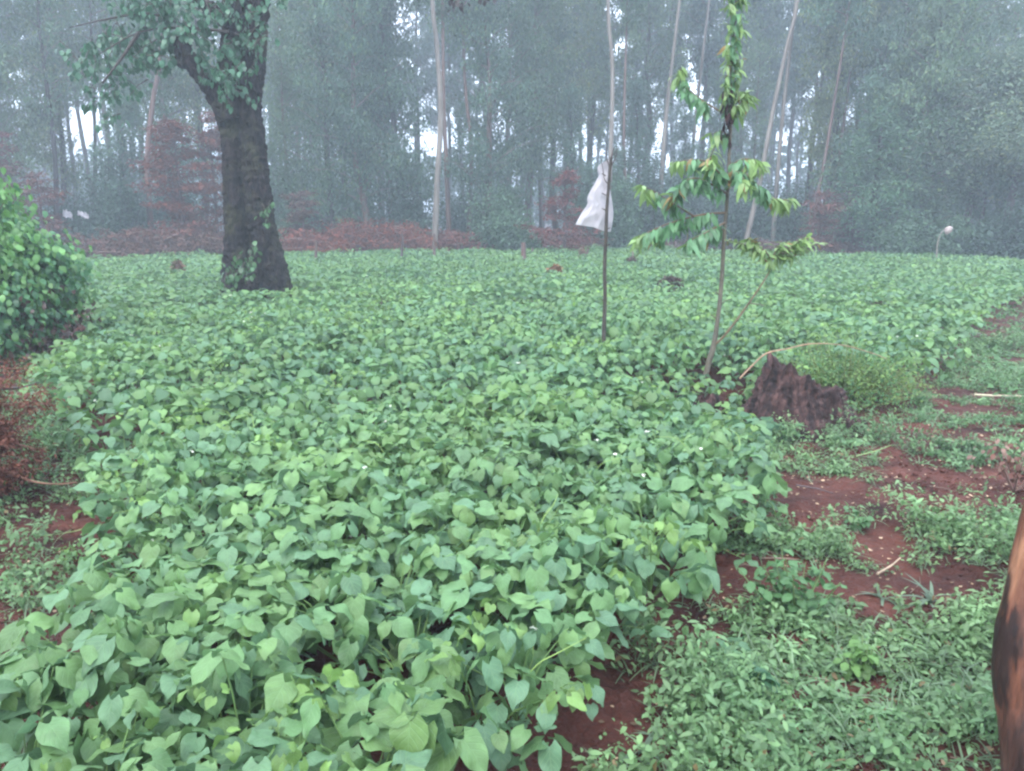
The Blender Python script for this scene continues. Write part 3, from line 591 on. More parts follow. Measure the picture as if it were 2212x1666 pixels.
def dead_conifer(px, Y, H, R, lab, seed, tint=RUST, tiers=13, sparse=1., h0=.15):
    r = np.random.default_rng(seed); b = atY(px, 520, Y); o = thing('dead_conifer', (b[0], Y, 0), lab, 'dead tree', 'reddish dead conifers at the wood edge'); B_, L_ = Acc(), Acc()
    tube(B_, [(0, 0, -.05), (.04, 0, H*.5), (0, 0, H)], [.07, .04, .01], 6, (.08, .05, .045), sub=2)
    for i in range(tiers):
        for j in range(5):
            u = (i+r.random()*.8)/tiers; z = H*min(1, (h0+(1-h0)*u)+r.normal(0, .03)); a = r.random()*6.3; ln = R*(1-u*.55)*(.45+.85*vn(u*5+seed, 1.5, 3))*r.uniform(.5, 1.3)
            p = np.array([0, 0, z]); q = p+np.array([math.cos(a)*ln, math.sin(a)*ln, ln*r.uniform(-.1, .3)]); tube(B_, [p, (p+q)/2+np.array([0, 0, .05]), q], [.02, .012, .004], 4, (.11, .055, .045), cap=False)
            n = int(130*sparse*r.uniform(.3, 1.4)); t = r.beta(1.6, 1, (n, 1)); s = p*(1-t)+q*t+r.normal(0, 1, (n, 3))*np.array([.15, .15, .045])
            leaves(L_, RH, s, a+r.normal(0, .8, n), r.normal(.1, .4, n), r.normal(0, .5, n), r.uniform(.08, .17, n), np.array(tint)*r.uniform(.6, 1.45, (n, 1)), .3)
    B_.build('trunk', M_twig, o); L_.build('dry_foliage', M_dead, o)
dead_conifer(395, 26.5, 4.6, 1.5, 'large dense reddish dead conifer just left of the big forked trunk', 31, (.135, .046, .03), 17, 1.2)
dead_conifer(470, 27.5, 4.9, 1.3, 'reddish dead conifer half hidden behind the big forked trunk', 32, (.125, .044, .03), 13, .8)
dead_conifer(1218, 27.5, 2.9, 1.35, 'reddish dead conifer with level branches left of the white bag', 33, (.14, .042, .034), 11, .7)
dead_conifer(20, 27, 4.2, 1.3, 'reddish dead conifer at the left frame edge above the bush', 34, (.12, .05, .042), 11, .7)
dead_conifer(95, 26.5, 2.9, 1.5, 'low rust-coloured dead conifer above the round green bush', 35, (.12, .05, .035), 8, .8)
dead_conifer(655, 28, 2.4, .9, 'small brown dead conifer right of the big forked trunk', 36, (.10, .06, .045), 8, .8)
dead_conifer(1765, 26.5, 2.3, .9, 'small rusty dead conifer right of the sapling branch', 37, (.12, .05, .04), 8, .6)
dead_conifer(1840, 28, 2.6, 1.1, 'brown dead conifer left of the broad leafy trees', 38, (.095, .055, .045), 8, .6)

# ------------------------------------------------------------------ the big forked tree
TY = tree_p[1]+.45
def tp(px, py, dy=0): return atY(px, py, TY+dy)
bt = thing('forked_tree', (tree_p[0], TY, 0), 'big dark forked tree with thick mossy trunk standing in the bean field', 'tree')
base_loc = (tree_p[0], TY, 0)
a = Acc(); sc_ = TY/F
def px2m(w_): return w_*sc_/2*1.02
K = lambda L_, dy=0: [tp(x, y, dy) for x, y in L_]
tube(a, K([(512, 690), (512, 610), (513, 507), (508, 390), (504, 300), (497, 234), (503, 120), (508, 0), (520, -160), (505, -380), (470, -650)]), [px2m(q) for q in (74, 64, 53, 48, 48, 54, 50, 46, 42, 34, 16)], 16, (1, 1, 1), sub=4, rough=.015)
tube(a, K([(598, 690), (592, 610), (569, 507), (554, 390), (547, 300), (540, 234), (550, 120), (559, 0), (580, -160), (640, -380), (700, -620)], -.05), [px2m(q) for q in (82, 70, 58, 52, 48, 44, 43, 42, 36, 28, 14)], 16, (1, 1, 1), sub=4, rough=.015)
tube(a, K([(500, 262), (478, 215), (452, 175), (425, 145), (405, 128), (392, 112)], -.1), [px2m(q) for q in (52, 48, 44, 40, 36, 40)], 12, (1, 1, 1), sub=3, rough=.03)
tube(a, K([(398, 120), (396, 98), (392, 84)], -.1), [px2m(q) for q in (32, 36, 40)], 10, (1, 1, 1), sub=3, rough=.08)
tube(a, K([(410, 142), (392, 136), (380, 128)], -.12), [px2m(q) for q in (24, 20, 16)], 8, (1, 1, 1), sub=2, rough=.08)
for L_, w0 in (([(500, 60), (430, 0), (330, -60), (220, -120), (90, -200)], 30), ([(505, -150), (600, -300), (760, -380), (900, -420), (1010, -360)], 30), ([(500, -60), (380, -150), (260, -300), (180, -420)], 30)):
    tube(a, K(L_), [px2m(w0*q) for q in (1, .8, .6, .4, .2)], 8, (1, 1, 1), sub=3, rough=.03)
for q in [(474, 668, -.2), (640, 668, -.1), (600, 700, -.4), (530, 700, -.4)]:
    e = tp(q[0], q[1], q[2]); e[2] = -.05; tube(a, [tp(555, 560), (tp(555, 600)+e)/2, e], [.15, .13, .05], 8, (1, 1, 1), sub=3)
trk = a.build('trunk', M_bark, bt, loc=base_loc)
rm = trk.modifiers.new('union', 'REMESH'); rm.mode = 'VOXEL'; rm.voxel_size = .017; rm.use_smooth_shade = True
tx = bpy.data.textures.new('bark_relief', 'CLOUDS'); tx.noise_scale = .075; tx.noise_depth = 4
dm = trk.modifiers.new('relief', 'DISPLACE'); dm.texture = tx; dm.strength = .10; dm.mid_level = .5; dm.texture_coords = 'LOCAL'
# hanging leafy twigs
cr, tw = Acc(), Acc(); r = np.random.default_rng(77)
T_av = tset('oval', 5, 3, 6, fold=(.1, .5), droop=(.1, .6)); GT = np.array([.05, .13, .07])
def twig_cluster(px, py, dy, n, sx, sy, from_=None, tint=GT, size=(.075, .135)):
    c = tp(px, py, dy); s0 = np.array([sx*sc_, .35, sy*sc_])
    n = int(n*1.15)
    for _ in range(max(2, n//9)):
        e = c+r.normal(0, .55, 3)*s0; st = e+np.array([r.normal(0, .2), .1, r.uniform(.1, .35)]) if from_ is None else np.array(from_)*.25+e*.75+r.normal(0, .1, 3)
        tube(tw, [st, (st+e)/2+np.array([0, 0, .04]), e], [.009, .006, .003], 4, (.07, .06, .05), cap=False)
        m = int(12*r.uniform(.7, 1.4)); t = r.random((m, 1)); q = st*(1-t)+e*t+r.normal(0, .05, (m, 3))
        leaves(cr, T_av, q, r.random(m)*6.3, r.normal(.85, .3, m), r.normal(0, .35, m), r.uniform(*size, m), tint*r.uniform(.7, 1.4, (m, 1)), 1.)
for c in [(440, 100, -.5, 60, 55, 35), (500, 130, -.55, 90, 50, 55), (475, 60, -.5, 80, 60, 40), (510, 190, -.5, 60, 28, 30), (470, 170, -.4, 50, 35, 30), (420, 30, -.4, 110, 70, 35), (350, 60, -.3, 110, 55, 40), (300, 20, -.2, 110, 60, 40), (490, 20, -.5, 40, 35, 30),
          (250, 95, -.1, 110, 55, 35), (310, 120, -.1, 80, 40, 35), (350, 140, 0, 40, 30, 30), (215, 140, 0, 80, 40, 35), (180, 180, .1, 45, 28, 40), (250, 185, 0, 50, 35, 35), (160, 110, .1, 30, 30, 30), (300, 190, 0, 22, 25, 25), (585, 5, -.3, 16, 20, 14), (220, 240, 0, 24, 20, 20), (520, 90, -.6, 22, 18, 30),
          (260, -30, 0, 90, 90, 25), (420, -60, 0, 90, 90, 35), (560, -60, 0, 60, 50, 30), (350, -160, 0, 150, 160, 80), (560, -220, 0, 150, 150, 90), (740, -330, 0, 160, 170, 90), (200, -220, 0, 160, 160, 90), (450, -420, 0, 220, 260, 120), (650, -560, 0, 200, 220, 110), (930, -400, 0, 120, 130, 70), (300, -560, 0, 180, 200, 100)]: twig_cluster(*c)
for c in [(983, 8, 0, 8, 6, 14), (1045, 2, 0, 4, 5, 8), (978, -60, 0, 16, 20, 30), (1045, -50, 0, 10, 20, 25)]: twig_cluster(*c, tint=np.array([.04, .03, .03]))
for (L_) in ([(1000, -365), (985, -120), (984, -5)], [(1005, -365), (1048, -150), (1046, -5)]): tube(tw, K(L_), [.012, .007, .003], 5, (.05, .04, .04), sub=3)
for L_ in ([(495, 70), (400, 60), (300, 70), (210, 120)], [(430, 70), (330, 30), (240, 40), (150, 60)], [(300, 70), (260, 130), (220, 180)], [(470, 150), (500, 190), (520, 200)]): tube(tw, K(L_, -.2), [.03, .02, .013, .006][:len(L_)], 6, (.06, .05, .045), sub=3)
# creeper at the foot
for c in [(520, 600, -.6, 26, 22, 14), (545, 585, -.62, 14, 14, 14), (500, 622, -.6, 14, 20, 8), (590, 480, -.1, 0, 1, 1)]: twig_cluster(*c, tint=np.array([.06, .14, .05]), size=(.07, .12))
cr.v += tw.v; cr.f += [f+cr.n for f in tw.f]; cr.t += tw.t; cr.uv += tw.uv; cr.m += [m+1 for m in tw.m]; cr.build('crown', [M_gloss, M_twig], bt, loc=base_loc)

# ------------------------------------------------------------------ bag on a pole
PY = pole_p[1]
def pp(px, py, dy=0): return atY(px, py, PY+dy)
pole = thing('bag_pole', pole_p, 'thin crooked upright branch planted among the beans with forked twigs on top', 'pole')
a = Acc(); mm = PY/F
tube(a, [pp(x, y) for x, y in [(1304, 750), (1305, 700), (1307, 640), (1306, 570), (1309, 510), (1311, 450), (1315, 400), (1317, 370), (1320, 340)]], [q*mm/2 for q in (9.5, 9, 8.5, 8, 7.5, 7, 6.5, 6, 5.5)], 10, (.05, .042, .034), sub=5, rough=.05)
for L_, w_ in (([(1319, 350), (1322, 335), (1326, 318)], 3.5), ([(1317, 365), (1311, 340), (1310, 318)], 3), ([(1319, 360), (1328, 345), (1333, 328)], 3), ([(1313, 397), (1306, 388), (1303, 370), (1300, 352), (1296, 336)], 2.6), ([(1325, 335), (1336, 320), (1345, 310)], 1.6)):
    b_ = Acc(); tube(b_, [pp(x, y, -.05 if w_ == 2.6 else 0) for x, y in L_], [w_*mm/2*q for q in np.linspace(1, .4, len(L_))], 6, (.07, .05, .045), sub=3); b_.build('twig', M_twig, pole, loc=pole_p)
for k in range(9):
    yy = 380+k*38+random.uniform(-8, 8); sd = random.choice((-1, 1)); tube(a, [pp(1309, yy), pp(1309+sd*9, yy-5)], [.006, .004], 5, (.07, .06, .05))
a.build('stem', M_twig, pole, loc=pole_p)
m_bag, n_, l_, b_, out_ = new_mat('woven_plastic')
b_.inputs['Base Color'].default_value = (.62, .58, .60, 1); b_.inputs['Roughness'].default_value = .45
tcb = n_.new('ShaderNodeTexCoord'); wv = n_.new('ShaderNodeTexNoise'); wv.inputs['Scale'].default_value = 9; l_(tcb.outputs['Object'], wv.inputs['Vector'])
wv2 = n_.new('ShaderNodeTexWave'); wv2.bands_direction = 'Z'; wv2.inputs['Scale'].default_value = 90; l_(tcb.outputs['Object'], wv2.inputs['Vector'])
bpb = n_.new('ShaderNodeBump'); bpb.inputs['Strength'].default_value = .6; bpb.inputs['Distance'].default_value = .01; l_(wv.outputs['Fac'], bpb.inputs['Height'])
bp2 = n_.new('ShaderNodeBump'); bp2.inputs['Strength'].default_value = .15; bp2.inputs['Distance'].default_value = .002; l_(wv2.outputs['Fac'], bp2.inputs['Height']); l_(bpb.outputs[0], bp2.inputs['Normal']); l_(bp2.outputs[0], b_.inputs['Normal'])
crb = n_.new('ShaderNodeValToRGB'); l_(wv.outputs['Fac'], crb.inputs[0]); crb.color_ramp.elements[0].color = (.38, .365, .38, 1); crb.color_ramp.elements[1].color = (.52, .48, .49, 1); crb.color_ramp.elements[0].position = .35; crb.color_ramp.elements[1].position = .65; l_(crb.outputs[0], b_.inputs['Base Color'])
trb = n_.new('ShaderNodeBsdfTranslucent'); trb.inputs['Color'].default_value = (.6, .57, .6, 1); msb = n_.new('ShaderNodeMixShader'); msb.inputs[0].default_value = .3
l_(b_.outputs[0], msb.inputs[1]); l_(trb.outputs[0], msb.inputs[2]); l_(msb.outputs[0], out_.inputs[0])
Lx = [(346, 1311), (352, 1301), (359, 1292), (368, 1290), (379, 1294), (390, 1288), (403, 1281), (415, 1274), (429, 1268), (438, 1270), (447, 1266), (459, 1257), (472, 1250), (485, 1243)]
Rx = [(346, 1316), (360, 1316), (380, 1317), (400, 1317), (417, 1319), (440, 1323), (459, 1325), (475, 1324), (488, 1322), (501, 1319)]
Bot = [(0, 485), (.25, 488), (.5, 491), (.85, 501), (1, 501)]
a = Acc(); V = []; nr, nc = 40, 26
for i in range(nr):
    t = i/(nr-1)
    for j in range(2*nc):
        u = j/nc if j < nc else (2*nc-1-j)/nc+.0; u = min(1, u*nc/(nc-1)) if j < nc else min(1, (2*nc-1-j)/(nc-1))
        yb = np.interp(u, *zip(*Bot)); y = 346+(yb-346)*t
        xl = np.interp(min(y, 485), *zip(*Lx)); xr = np.interp(y, *zip(*Rx)); x = xl+(xr-xl)*u
        th = (.004+.07*t*math.sin(PI*u)**.6*(1-.25*t)); wob = .075*t*(float(fbm(np.array([u*3.2+t]), np.array([t*2.1]), 71, 3)[0])-.5)+.035*(float(fbm(np.array([u*7]), np.array([t*8]), 72, 3)[0])-.5)
        V.append(pp(x, y, .085+(-th*.6 if j < nc else th*.6)+wob))
Fq = []; nn = 2*nc
for i in range(nr-1):
    for j in range(nn): Fq.append((i*nn+j, i*nn+(j+1) % nn, (i+1)*nn+(j+1) % nn, (i+1)*nn+j))
a.add(V, Fq); bag = a.build('white_bag', m_bag, loc=pp(1312, 350)); tag(bag, 'torn white woven plastic bag hanging flared from the crooked pole', 'bag')
# small bag on a bent stick, far right
Yb = 22.6
o = thing('bent_stick', atY(2024, 545, Yb)*np.array([1, 1, 0]), 'thin pale bent stick at the right field edge holding a small bag', 'stick'); a = Acc()
tube(a, [atY(x, y, Yb) for x, y in [(2023, 562), (2024, 535), (2028, 515), (2036, 500), (2046, 492)]], [.02, .018, .016, .013, .009], 6, (.22, .2, .17), sub=4); a.build('stem', M_twig, o, loc=o.location)
a = Acc(); V = []
for i in range(9):
    for j in range(12):
        t = i/8; an = j/12*2*PI; rr = [.02, .08, .11, .10, .12, .10, .09, .05, .02][i]*(1+.25*math.sin(3*an+i*1.7)); V.append(atY(2049, 490, Yb)+np.array([rr*math.cos(an)*.95+.05*(.5-t), rr*math.sin(an)*.6, .02-.24*t]))
a.add(V, [(i*12+j, i*12+(j+1) % 12, (i+1)*12+(j+1) % 12, (i+1)*12+j) for i in range(8) for j in range(12)])
m_sb = noise_mat('small_bag', [(.28, .21, .19), (.42, .35, .32)], 12, .5, .5, .01)
tag(a.build('small_bag', m_sb, loc=atY(2049, 490, Yb)), 'small crumpled pinkish-white bag on the bent stick at far right', 'bag')

# ------------------------------------------------------------------ peach sapling
sap_p = at(1520, 850, 0); SY = sap_p[1]; ms = SY/F
def qp(px, py, dy=0): return atY(px, py, SY+dy)
sap = thing('peach_sapling', sap_p, 'young peach sapling with drooping glossy leaves, leaning by the rotten stump', 'tree')
a = Acc(); LV = Acc(); DL = Acc(); r = np.random.default_rng(3)
T_p = tset('lance', 7, 3, 8, fold=(.2, .8), droop=(.2, 1.0), wave=.03, width=1.0)
BK = (.105, .095, .07)
tube(a, [qp(*q) for q in [(1518, 868), (1524, 815), (1532, 780), (1541, 750), (1549, 700), (1556, 640), (1561, 570), (1565, 500), (1570, 440), (1574, 360), (1578, 280), (1578, 200), (1581, 120), (1588, 40), (1590, -30), (1594, -90)]], [q*ms/2 for q in (16, 13, 13, 12, 9.5, 9, 8.5, 8, 7.5, 7, 6, 5, 4, 3, 2, 1)], 10, BK, sub=4, rough=.04)
def shoot(pts, w0, leaves_n, size=(.11, .165), young=.35, start=.1, dys=None, droop=(.9, .35), redtip=.12):
    leaves_n = int(leaves_n*1.35); n = len(pts); dys = dys or [0]*n; P = catmull([qp(x, y, d) for (x, y), d in zip(pts, dys)], 6)
    tube(a, P, np.linspace(w0, w0*.3, len(P))*ms/2, 6, (.14, .10, .06))
    t = start+(1-start)*r.random(leaves_n)**.9; t = np.sort(t); ix = t*(len(P)-1); i0 = np.minimum(ix.astype(int), len(P)-2); fr = (ix-i0)[:, None]; q = P[i0]*(1-fr)+P[i0+1]*fr
    d = P[i0+1]-P[i0]; haz = np.arctan2(d[:, 1], d[:, 0]); side = np.where(np.arange(leaves_n) % 2 == 0, 1, -1); az = haz+side*r.uniform(.4, 1.5, leaves_n)
    az = np.where(r.random(leaves_n) < .3, r.random(leaves_n)*6.3, az)
    tip = t[:, None] > 1-young; red = r.random((leaves_n, 1)) < .12*redtip*(1+3*(t[:, None] > .85))
    c = np.where(tip, np.array([.20, .31, .10]), np.array([.11, .235, .105])); c = np.where(red, np.array([.27, .19, .07]), c)*r.uniform(.75, 1.3, (leaves_n, 1))
    leaves(LV, T_p, q+r.normal(0, .006, q.shape), az, np.clip(r.normal(droop[0], droop[1], leaves_n)-.5*(t > .9), -.6, 1.5), r.normal(0, .4, leaves_n), r.uniform(*size, leaves_n)*np.where(t > .9, .75, 1), c)
shoot([(1568, 460), (1530, 462), (1490, 470), (1440, 485), (1395, 505), (1372, 520)], 5, 60, young=.2, dys=[0, -.05, -.1, -.15, -.2, -.2])
shoot([(1500, 468), (1455, 440), (1415, 415), (1385, 400)], 4, 34, dys=[-.1, -.12, -.15, -.2])
shoot([(1480, 472), (1440, 500), (1400, 510)], 3, 26, dys=[-.1, 0, .1])
shoot([(1568, 480), (1530, 500), (1500, 515), (1480, 530)], 4, 46, young=.1, dys=[0, -.15, -.25, -.3])
shoot([(1566, 500), (1545, 490), (1520, 505)], 3, 24, young=.1, dys=[0, .1, .2])
shoot([(1572, 420), (1540, 400), (1505, 385), (1475, 395), (1452, 430)], 4, 50, young=.1, dys=[0, -.1, -.15, -.2, -.2])
shoot([(1574, 380), (1540, 355), (1500, 345), (1452, 352)], 4, 40, young=.3, redtip=.3, dys=[0, -.1, -.1, -.1])
shoot([(1575, 390), (1550, 370), (1535, 345), (1543, 320)], 4, 30, young=.5, redtip=.4, droop=(.4, .4), dys=[0, -.15, -.2, -.2])
shoot([(1576, 360), (1600, 345), (1625, 345), (1650, 352)], 4, 42, young=.6, redtip=.4, dys=[0, -.15, -.2, -.2])
shoot([(1575, 380), (1590, 370), (1605, 385), (1612, 400)], 4, 34, young=.4, dys=[0, -.2, -.25, -.3], redtip=.25)
shoot([(1574, 350), (1610, 375), (1645, 408), (1675, 430), (1712, 432)], 5, 60, young=.4, dys=[0, .05, .1, .1, .1])
shoot([(1577, 250), (1545, 235), (1515, 215), (1485, 190), (1468, 160), (1472, 145)], 4, 46, young=.25, redtip=.2, start=.25, dys=[0, 0, .05, .05, .1, .1])
shoot([(1578, 260), (1590, 235), (1605, 215), (1612, 200)], 3, 20, young=.7, redtip=.4, droop=(.3, .4))
shoot([(1578, 230), (1575, 200), (1570, 180)], 3, 24, young=.3)
shoot([(1579, 300), (1560, 285), (1535, 290)], 3, 16, young=.3, redtip=.2)
for y0 in range(-60, 240, 22):
    xm = np.interp(y0, [-60, 40, 120, 240], [1592, 1588, 1581, 1578]); sd = r.choice((-1, 1))
    shoot([(xm, y0), (xm+sd*8, y0-6), (xm+sd*17, y0-8)], 2, 9, (.08, .12), young=.5, start=0, redtip=.2, droop=(.7, .5))
    shoot([(xm, y0+8), (xm-sd*8, y0+4), (xm-sd*14, y0+4)], 2, 7, (.08, .12), young=.5, start=0, redtip=.15, droop=(.8, .5), dys=[0, -.05, -.1])
shoot([(1541, 748), (1565, 725), (1600, 680), (1635, 630), (1660, 590), (1667, 560)], 6.5, 16, (.09, .12), young=.1, start=.82, droop=(1.2, .2), dys=[0, -.05, -.1, -.15, -.15, -.15])
for sh in ([(1664, 575), (1640, 548), (1610, 530), (1575, 520)], [(1667, 560), (1690, 545), (1730, 535), (1772, 528)], [(1668, 560), (1680, 535), (1700, 525)], [(1667, 565), (1650, 540), (1625, 545)], [(1690, 550), (1720, 525), (1745, 515)], [(1668, 560), (1700, 555), (1730, 550)], [(1650, 550), (1630, 525), (1615, 515)]):
    shoot(sh, 3.5, 26, (.075, .115), young=1, redtip=.28, droop=(.1, .5), dys=[-.15]*len(sh))
for L_ in ([(1553, 660), (1566, 650), (1580, 645)], [(1550, 690), (1535, 680)], [(1556, 640), (1546, 630)], [(1620, 655), (1650, 660)]): tube(a, [qp(x, y) for x, y in L_], [.006, .004, .002][:len(L_)], 5, BK)
for i in range(38):                         # withered black leaves on the stem
    y0 = r.uniform(185, 305); x0 = np.interp(y0, [180, 310], [1578, 1568])+r.normal(0, 6)
    leaves(DL, T_p, [qp(x0, y0, r.normal(-.04, .04))], r.random(1)*6.3, r.normal(1.2, .2, 1), r.normal(0, .6, 1), r.uniform(.08, .13, 1), (.035, .018, .018), 1.1)
a.build('trunk', M_twig, sap, loc=sap_p); LV.build('foliage', M_gloss, sap, loc=sap_p); tag(DL.build('withered_foliage', M_dead, sap, loc=sap_p), 'withered blackish leaves hanging on the upper stem')

# ------------------------------------------------------------------ stump
def stump(name, loc, rx, ry, hf, lab, seed, mat=M_stump, cat='stump'):
    a = Acc(); na, nz = 72, 26; V = []
    for i in range(nz):
        t = i/(nz-1)
        for j in range(na):
            th = j/na*2*PI; h = hf(th); rr = 1+.35*(1-t)**3+.10*math.sin(3*th+seed)+.08*math.sin(7*th+1)*(1-.3*t)+.05*math.sin(13*th)
            rr *= 1+.16*(fbm(np.array([th*2.2]), np.array([t*2.2+seed]), 7)[0]-.5); rr *= (1-.22*t)
            V.append((rx*rr*math.cos(th), ry*rr*math.sin(th), h*t-.04*(t == 0)))
    inner = 5
    for i in range(1, inner+1):
        s = 1-i/(inner+.6)
        for j in range(na):
            th = j/na*2*PI; h = hf(th); x, y, _ = V[(nz-1)*na+j]; V.append((x*s, y*s, h*(1-.55*(i/inner)**.8)*(1+.12*(vn(x*20*s, y*20*s, 3)-.5))))
    nz2 = nz+inner; Fq = [(i*na+j, i*na+(j+1) % na, (i+1)*na+(j+1) % na, (i+1)*na+j) for i in range(nz2-1) for j in range(na)]
    a.add(np.array(V)+np.array(loc), Fq); o = a.build(name, mat, loc=loc)
    o.modifiers.new('dense', 'SUBSURF').render_levels = 1; o.modifiers['dense'].levels = 1
    t_ = bpy.data.textures.new('splinters', 'CLOUDS'); t_.noise_scale = .035; t_.noise_depth = 5; d_ = o.modifiers.new('relief', 'DISPLACE'); d_.texture = t_; d_.strength = .06; d_.texture_coords = 'LOCAL'
    return tag(o, lab, cat)
def hf(th):
    x = math.cos(th)
    return float(np.interp(x, [-1, -.8, -.55, -.1, .3, .8, 1], [.31, .47, .52, .42, .30, .31, .26]))*(1+.06*math.sin(7*th)+.04*math.sin(15*th+1)+.16*(vn(th*5, 1.5)-.5))
st_o = stump('tree_stump', (stump_p[0], stump_p[1], 0), .37, .28, hf, 'large rotten dark brown stump with a jagged peak, beside the sapling', 2)
r2 = at(1530, 905, 0)
stump('root_chunk', (r2[0], r2[1], 0), .13, .11, lambda th: .13+.05*math.sin(2*th)+.02*math.sin(7*th), 'low broken brown root chunk at the foot of the sapling', 5, cat='stump')
# creeper heap behind the stump, arched twig over it
r = np.random.default_rng(8); cp_ = creep_p; o = thing('creeper', cp_, 'yellow-green feathery creeper heaped over the right side of the stump', 'plant'); L_, B_ = Acc(), Acc()
T_s = tset('oval', 4, 3, 5, fold=(.1, .5), droop=(.1, .5))
for i in range(330):
    a_ = r.random()*6.3; u = r.random()**.5; ed_ = .7+.7*vn(a_*1.6+3, 2.5); x = math.cos(a_)*u*.56*ed_; y = math.sin(a_)*u*.4*ed_; h = .60*(1-u*u*.85)*(.55+.75*vn(x*7+9, y*7, 3)); 
    p = np.array([x*.7, y*.7, h*.4]); q = np.array([x*1.15, y*1.1, h]); tube(B_, [p, (p+q)/2+np.array([0, 0, .03]), q], [.003, .002, .001], 4, (.18, .2, .08), cap=False)
    n = 30; t = r.random((n, 1)); q = q+np.array([r.normal(0, .05), r.normal(0, .05), abs(r.normal(0, .05))]); s = p*(1-t)+q*t+r.normal(0, .035, (n, 3)); c = np.array([.17, .27, .08]) if r.random() < .6 else np.array([.09, .2, .08])
    leaves(L_, T_s, s, r.random(n)*6.3, r.normal(.2, .4, n), r.normal(0, .4, n), r.uniform(.016, .036, n), c*r.uniform(.75, 1.3, (n, 1)), .8)
B_.build('stems', M_stem, o); L_.build('foliage', M_leaf, o)
def twig(name, pts, w0, w1, lab, tint, Y=None, z=0, cat='twig', sub=5):
    P = [at(x, y, zz) for x, y, zz in pts] if Y is None else [atY(x, y, Y) for x, y in pts]
    a = Acc(); tube(a, P, np.linspace(w0, w1, len(P)), 7, tint, sub=sub, rough=.03); o = a.build(name, M_twig, loc=P[0]); return tag(o, lab, cat)
twig('arched_twig', [(1598, 818), (1622, 793), (1655, 764), (1700, 754), (1752, 743), (1820, 746), (1880, 762), (1915, 775)], .0065, .002, 'long thin bare twig arching over the top of the stump', (.30, .2, .13), Y=stump_p[1]-.1)
# lumpy bits along the stump foot: fallen brown leaves
# ------------------------------------------------------------------ left bush
bc_ = at(-10, 800, 0)+np.array([-.70, .55, 0]); BR = 1.2; BH = 1.80
bush = thing('round_bush', bc_, 'dense round green bush at the left edge of the field', 'bush'); L_, B_ = Acc(), Acc(); r = np.random.default_rng(15)
T_b = tset('oval', 6, 3, 8, fold=(.1, .6), droop=(.1, .6), width=.95)
for i in range(620):
    a_ = r.random()*2*PI; e = math.asin(r.random()**.9); lump = .74+.44*vn(a_*2.0+5, e*2.6, 6)+(.14 if r.random() < .08 else 0); rr = lump
    d = np.array([math.cos(a_)*math.cos(e)*BR, math.sin(a_)*math.cos(e)*BR*.95, 0])*rr; z = BH*(.18+.80*math.sin(e))*lump
    if e < .3: d *= .86+.3*e
    q = np.array([d[0], d[1], z]); p = q*np.array([.55, .55, .7])
    if i % 2 == 0: tube(B_, [np.array([d[0]*.06, d[1]*.06, -.02]), p, q], [.014, .009, .003], 5, (.10, .07, .055), sub=2, cap=False)
    n = 46; s = q+r.normal(0, .095, (n, 3))-d[None]*r.random((n, 1))**2*.22; az = a_+r.normal(0, .9, n)
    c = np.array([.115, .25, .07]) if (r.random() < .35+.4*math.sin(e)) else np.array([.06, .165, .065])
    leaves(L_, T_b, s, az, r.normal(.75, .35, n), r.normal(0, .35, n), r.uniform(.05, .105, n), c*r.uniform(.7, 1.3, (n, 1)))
for i in range(60):                           # bare brown twigs low on the right side
    a_ = r.uniform(-1.2, .5); z = r.uniform(.12, .75); R_ = BR*r.uniform(.7, 1.02); q = np.array([math.cos(a_)*R_, math.sin(a_)*R_, z]); p = q*np.array([.3, .3, .6])
    tube(B_, [p, (p+q)/2+r.normal(0, .05, 3), q], [.011, .007, .003], 5, (.17, .11, .085), sub=2, cap=False)
    n = 8; leaves(L_, T_b, q+r.normal(0, .1, (n, 3)), r.random(n)*6.3, r.normal(.8, .4, n), r.normal(0, .4, n), r.uniform(.05, .09, n), np.array([.09, .055, .04])*r.uniform(.6, 1.4, (n, 1)))
B_.build('stems', M_twig, bush); L_.build('foliage', M_gloss, bush)

# ------------------------------------------------------------------ dry cypress bough at left edge
dc = at(-100, 1140, 0); db = thing('dead_bough', dc, 'rust-brown dried bough heap at the left frame edge below the bush', 'dead branch'); L_, B_ = Acc(), Acc(); r = np.random.default_rng(19)
for i in range(190):
    a_ = r.uniform(-1.5, 1.9); p = np.array([r.normal(-.12, .08), r.normal(.12, .25), r.uniform(0, .74)]); ln = r.uniform(.1, .24)
    q = p+np.array([math.cos(a_)*ln, math.sin(a_)*ln, r.uniform(-.18, .18)]); q[2] = max(q[2], .02)
    tube(B_, [p, (p+q)/2+r.normal(0, .02, 3), q], [.007, .005, .002], 4, (.19, .09, .065), cap=False)
    n = 260; t = r.random((n, 1)); s = p*(1-t)+q*t+r.normal(0, .028, (n, 3)); s[:, 2] = np.maximum(s[:, 2], .01)
    leaves(L_, RH, s, a_+r.normal(0, .9, n), r.normal(0, .6, n), r.normal(0, .6, n), r.uniform(.015, .035, n), np.array([.165, .066, .044])*r.uniform(.5, 1.5)*r.uniform(.7, 1.3, (n, 1)), .35)
B_.build('branches', M_twig, db); L_.build('dry_foliage', M_dead, db)
twig('dry_stick', [(20, 1020, .2), (70, 1040, .15), (120, 1046, .1), (165, 1042, .08)], .007, .003, 'thin pale dry stick poking right out of the rusty bough', (.28, .15, .10))
twig('dark_stick', [(-20, 840, .5), (40, 838, .42), (85, 826, .38)], .012, .004, 'dark bare stick between the green bush and rusty bough', (.06, .045, .04))
twig('fallen_stick', [(200, 1365, .03), (260, 1350, .03), (300, 1335, .05)], .005, .003, 'thin tan stick on the bare soil at lower left', (.25, .15, .09))
twig('bean_runner', [(95, 1158, .02), (150, 1150, .1), (200, 1138, .13), (228, 1132, .14)], .0028, .002, 'thin yellow-green bean runner reaching over bare soil at left', (.2, .26, .1))
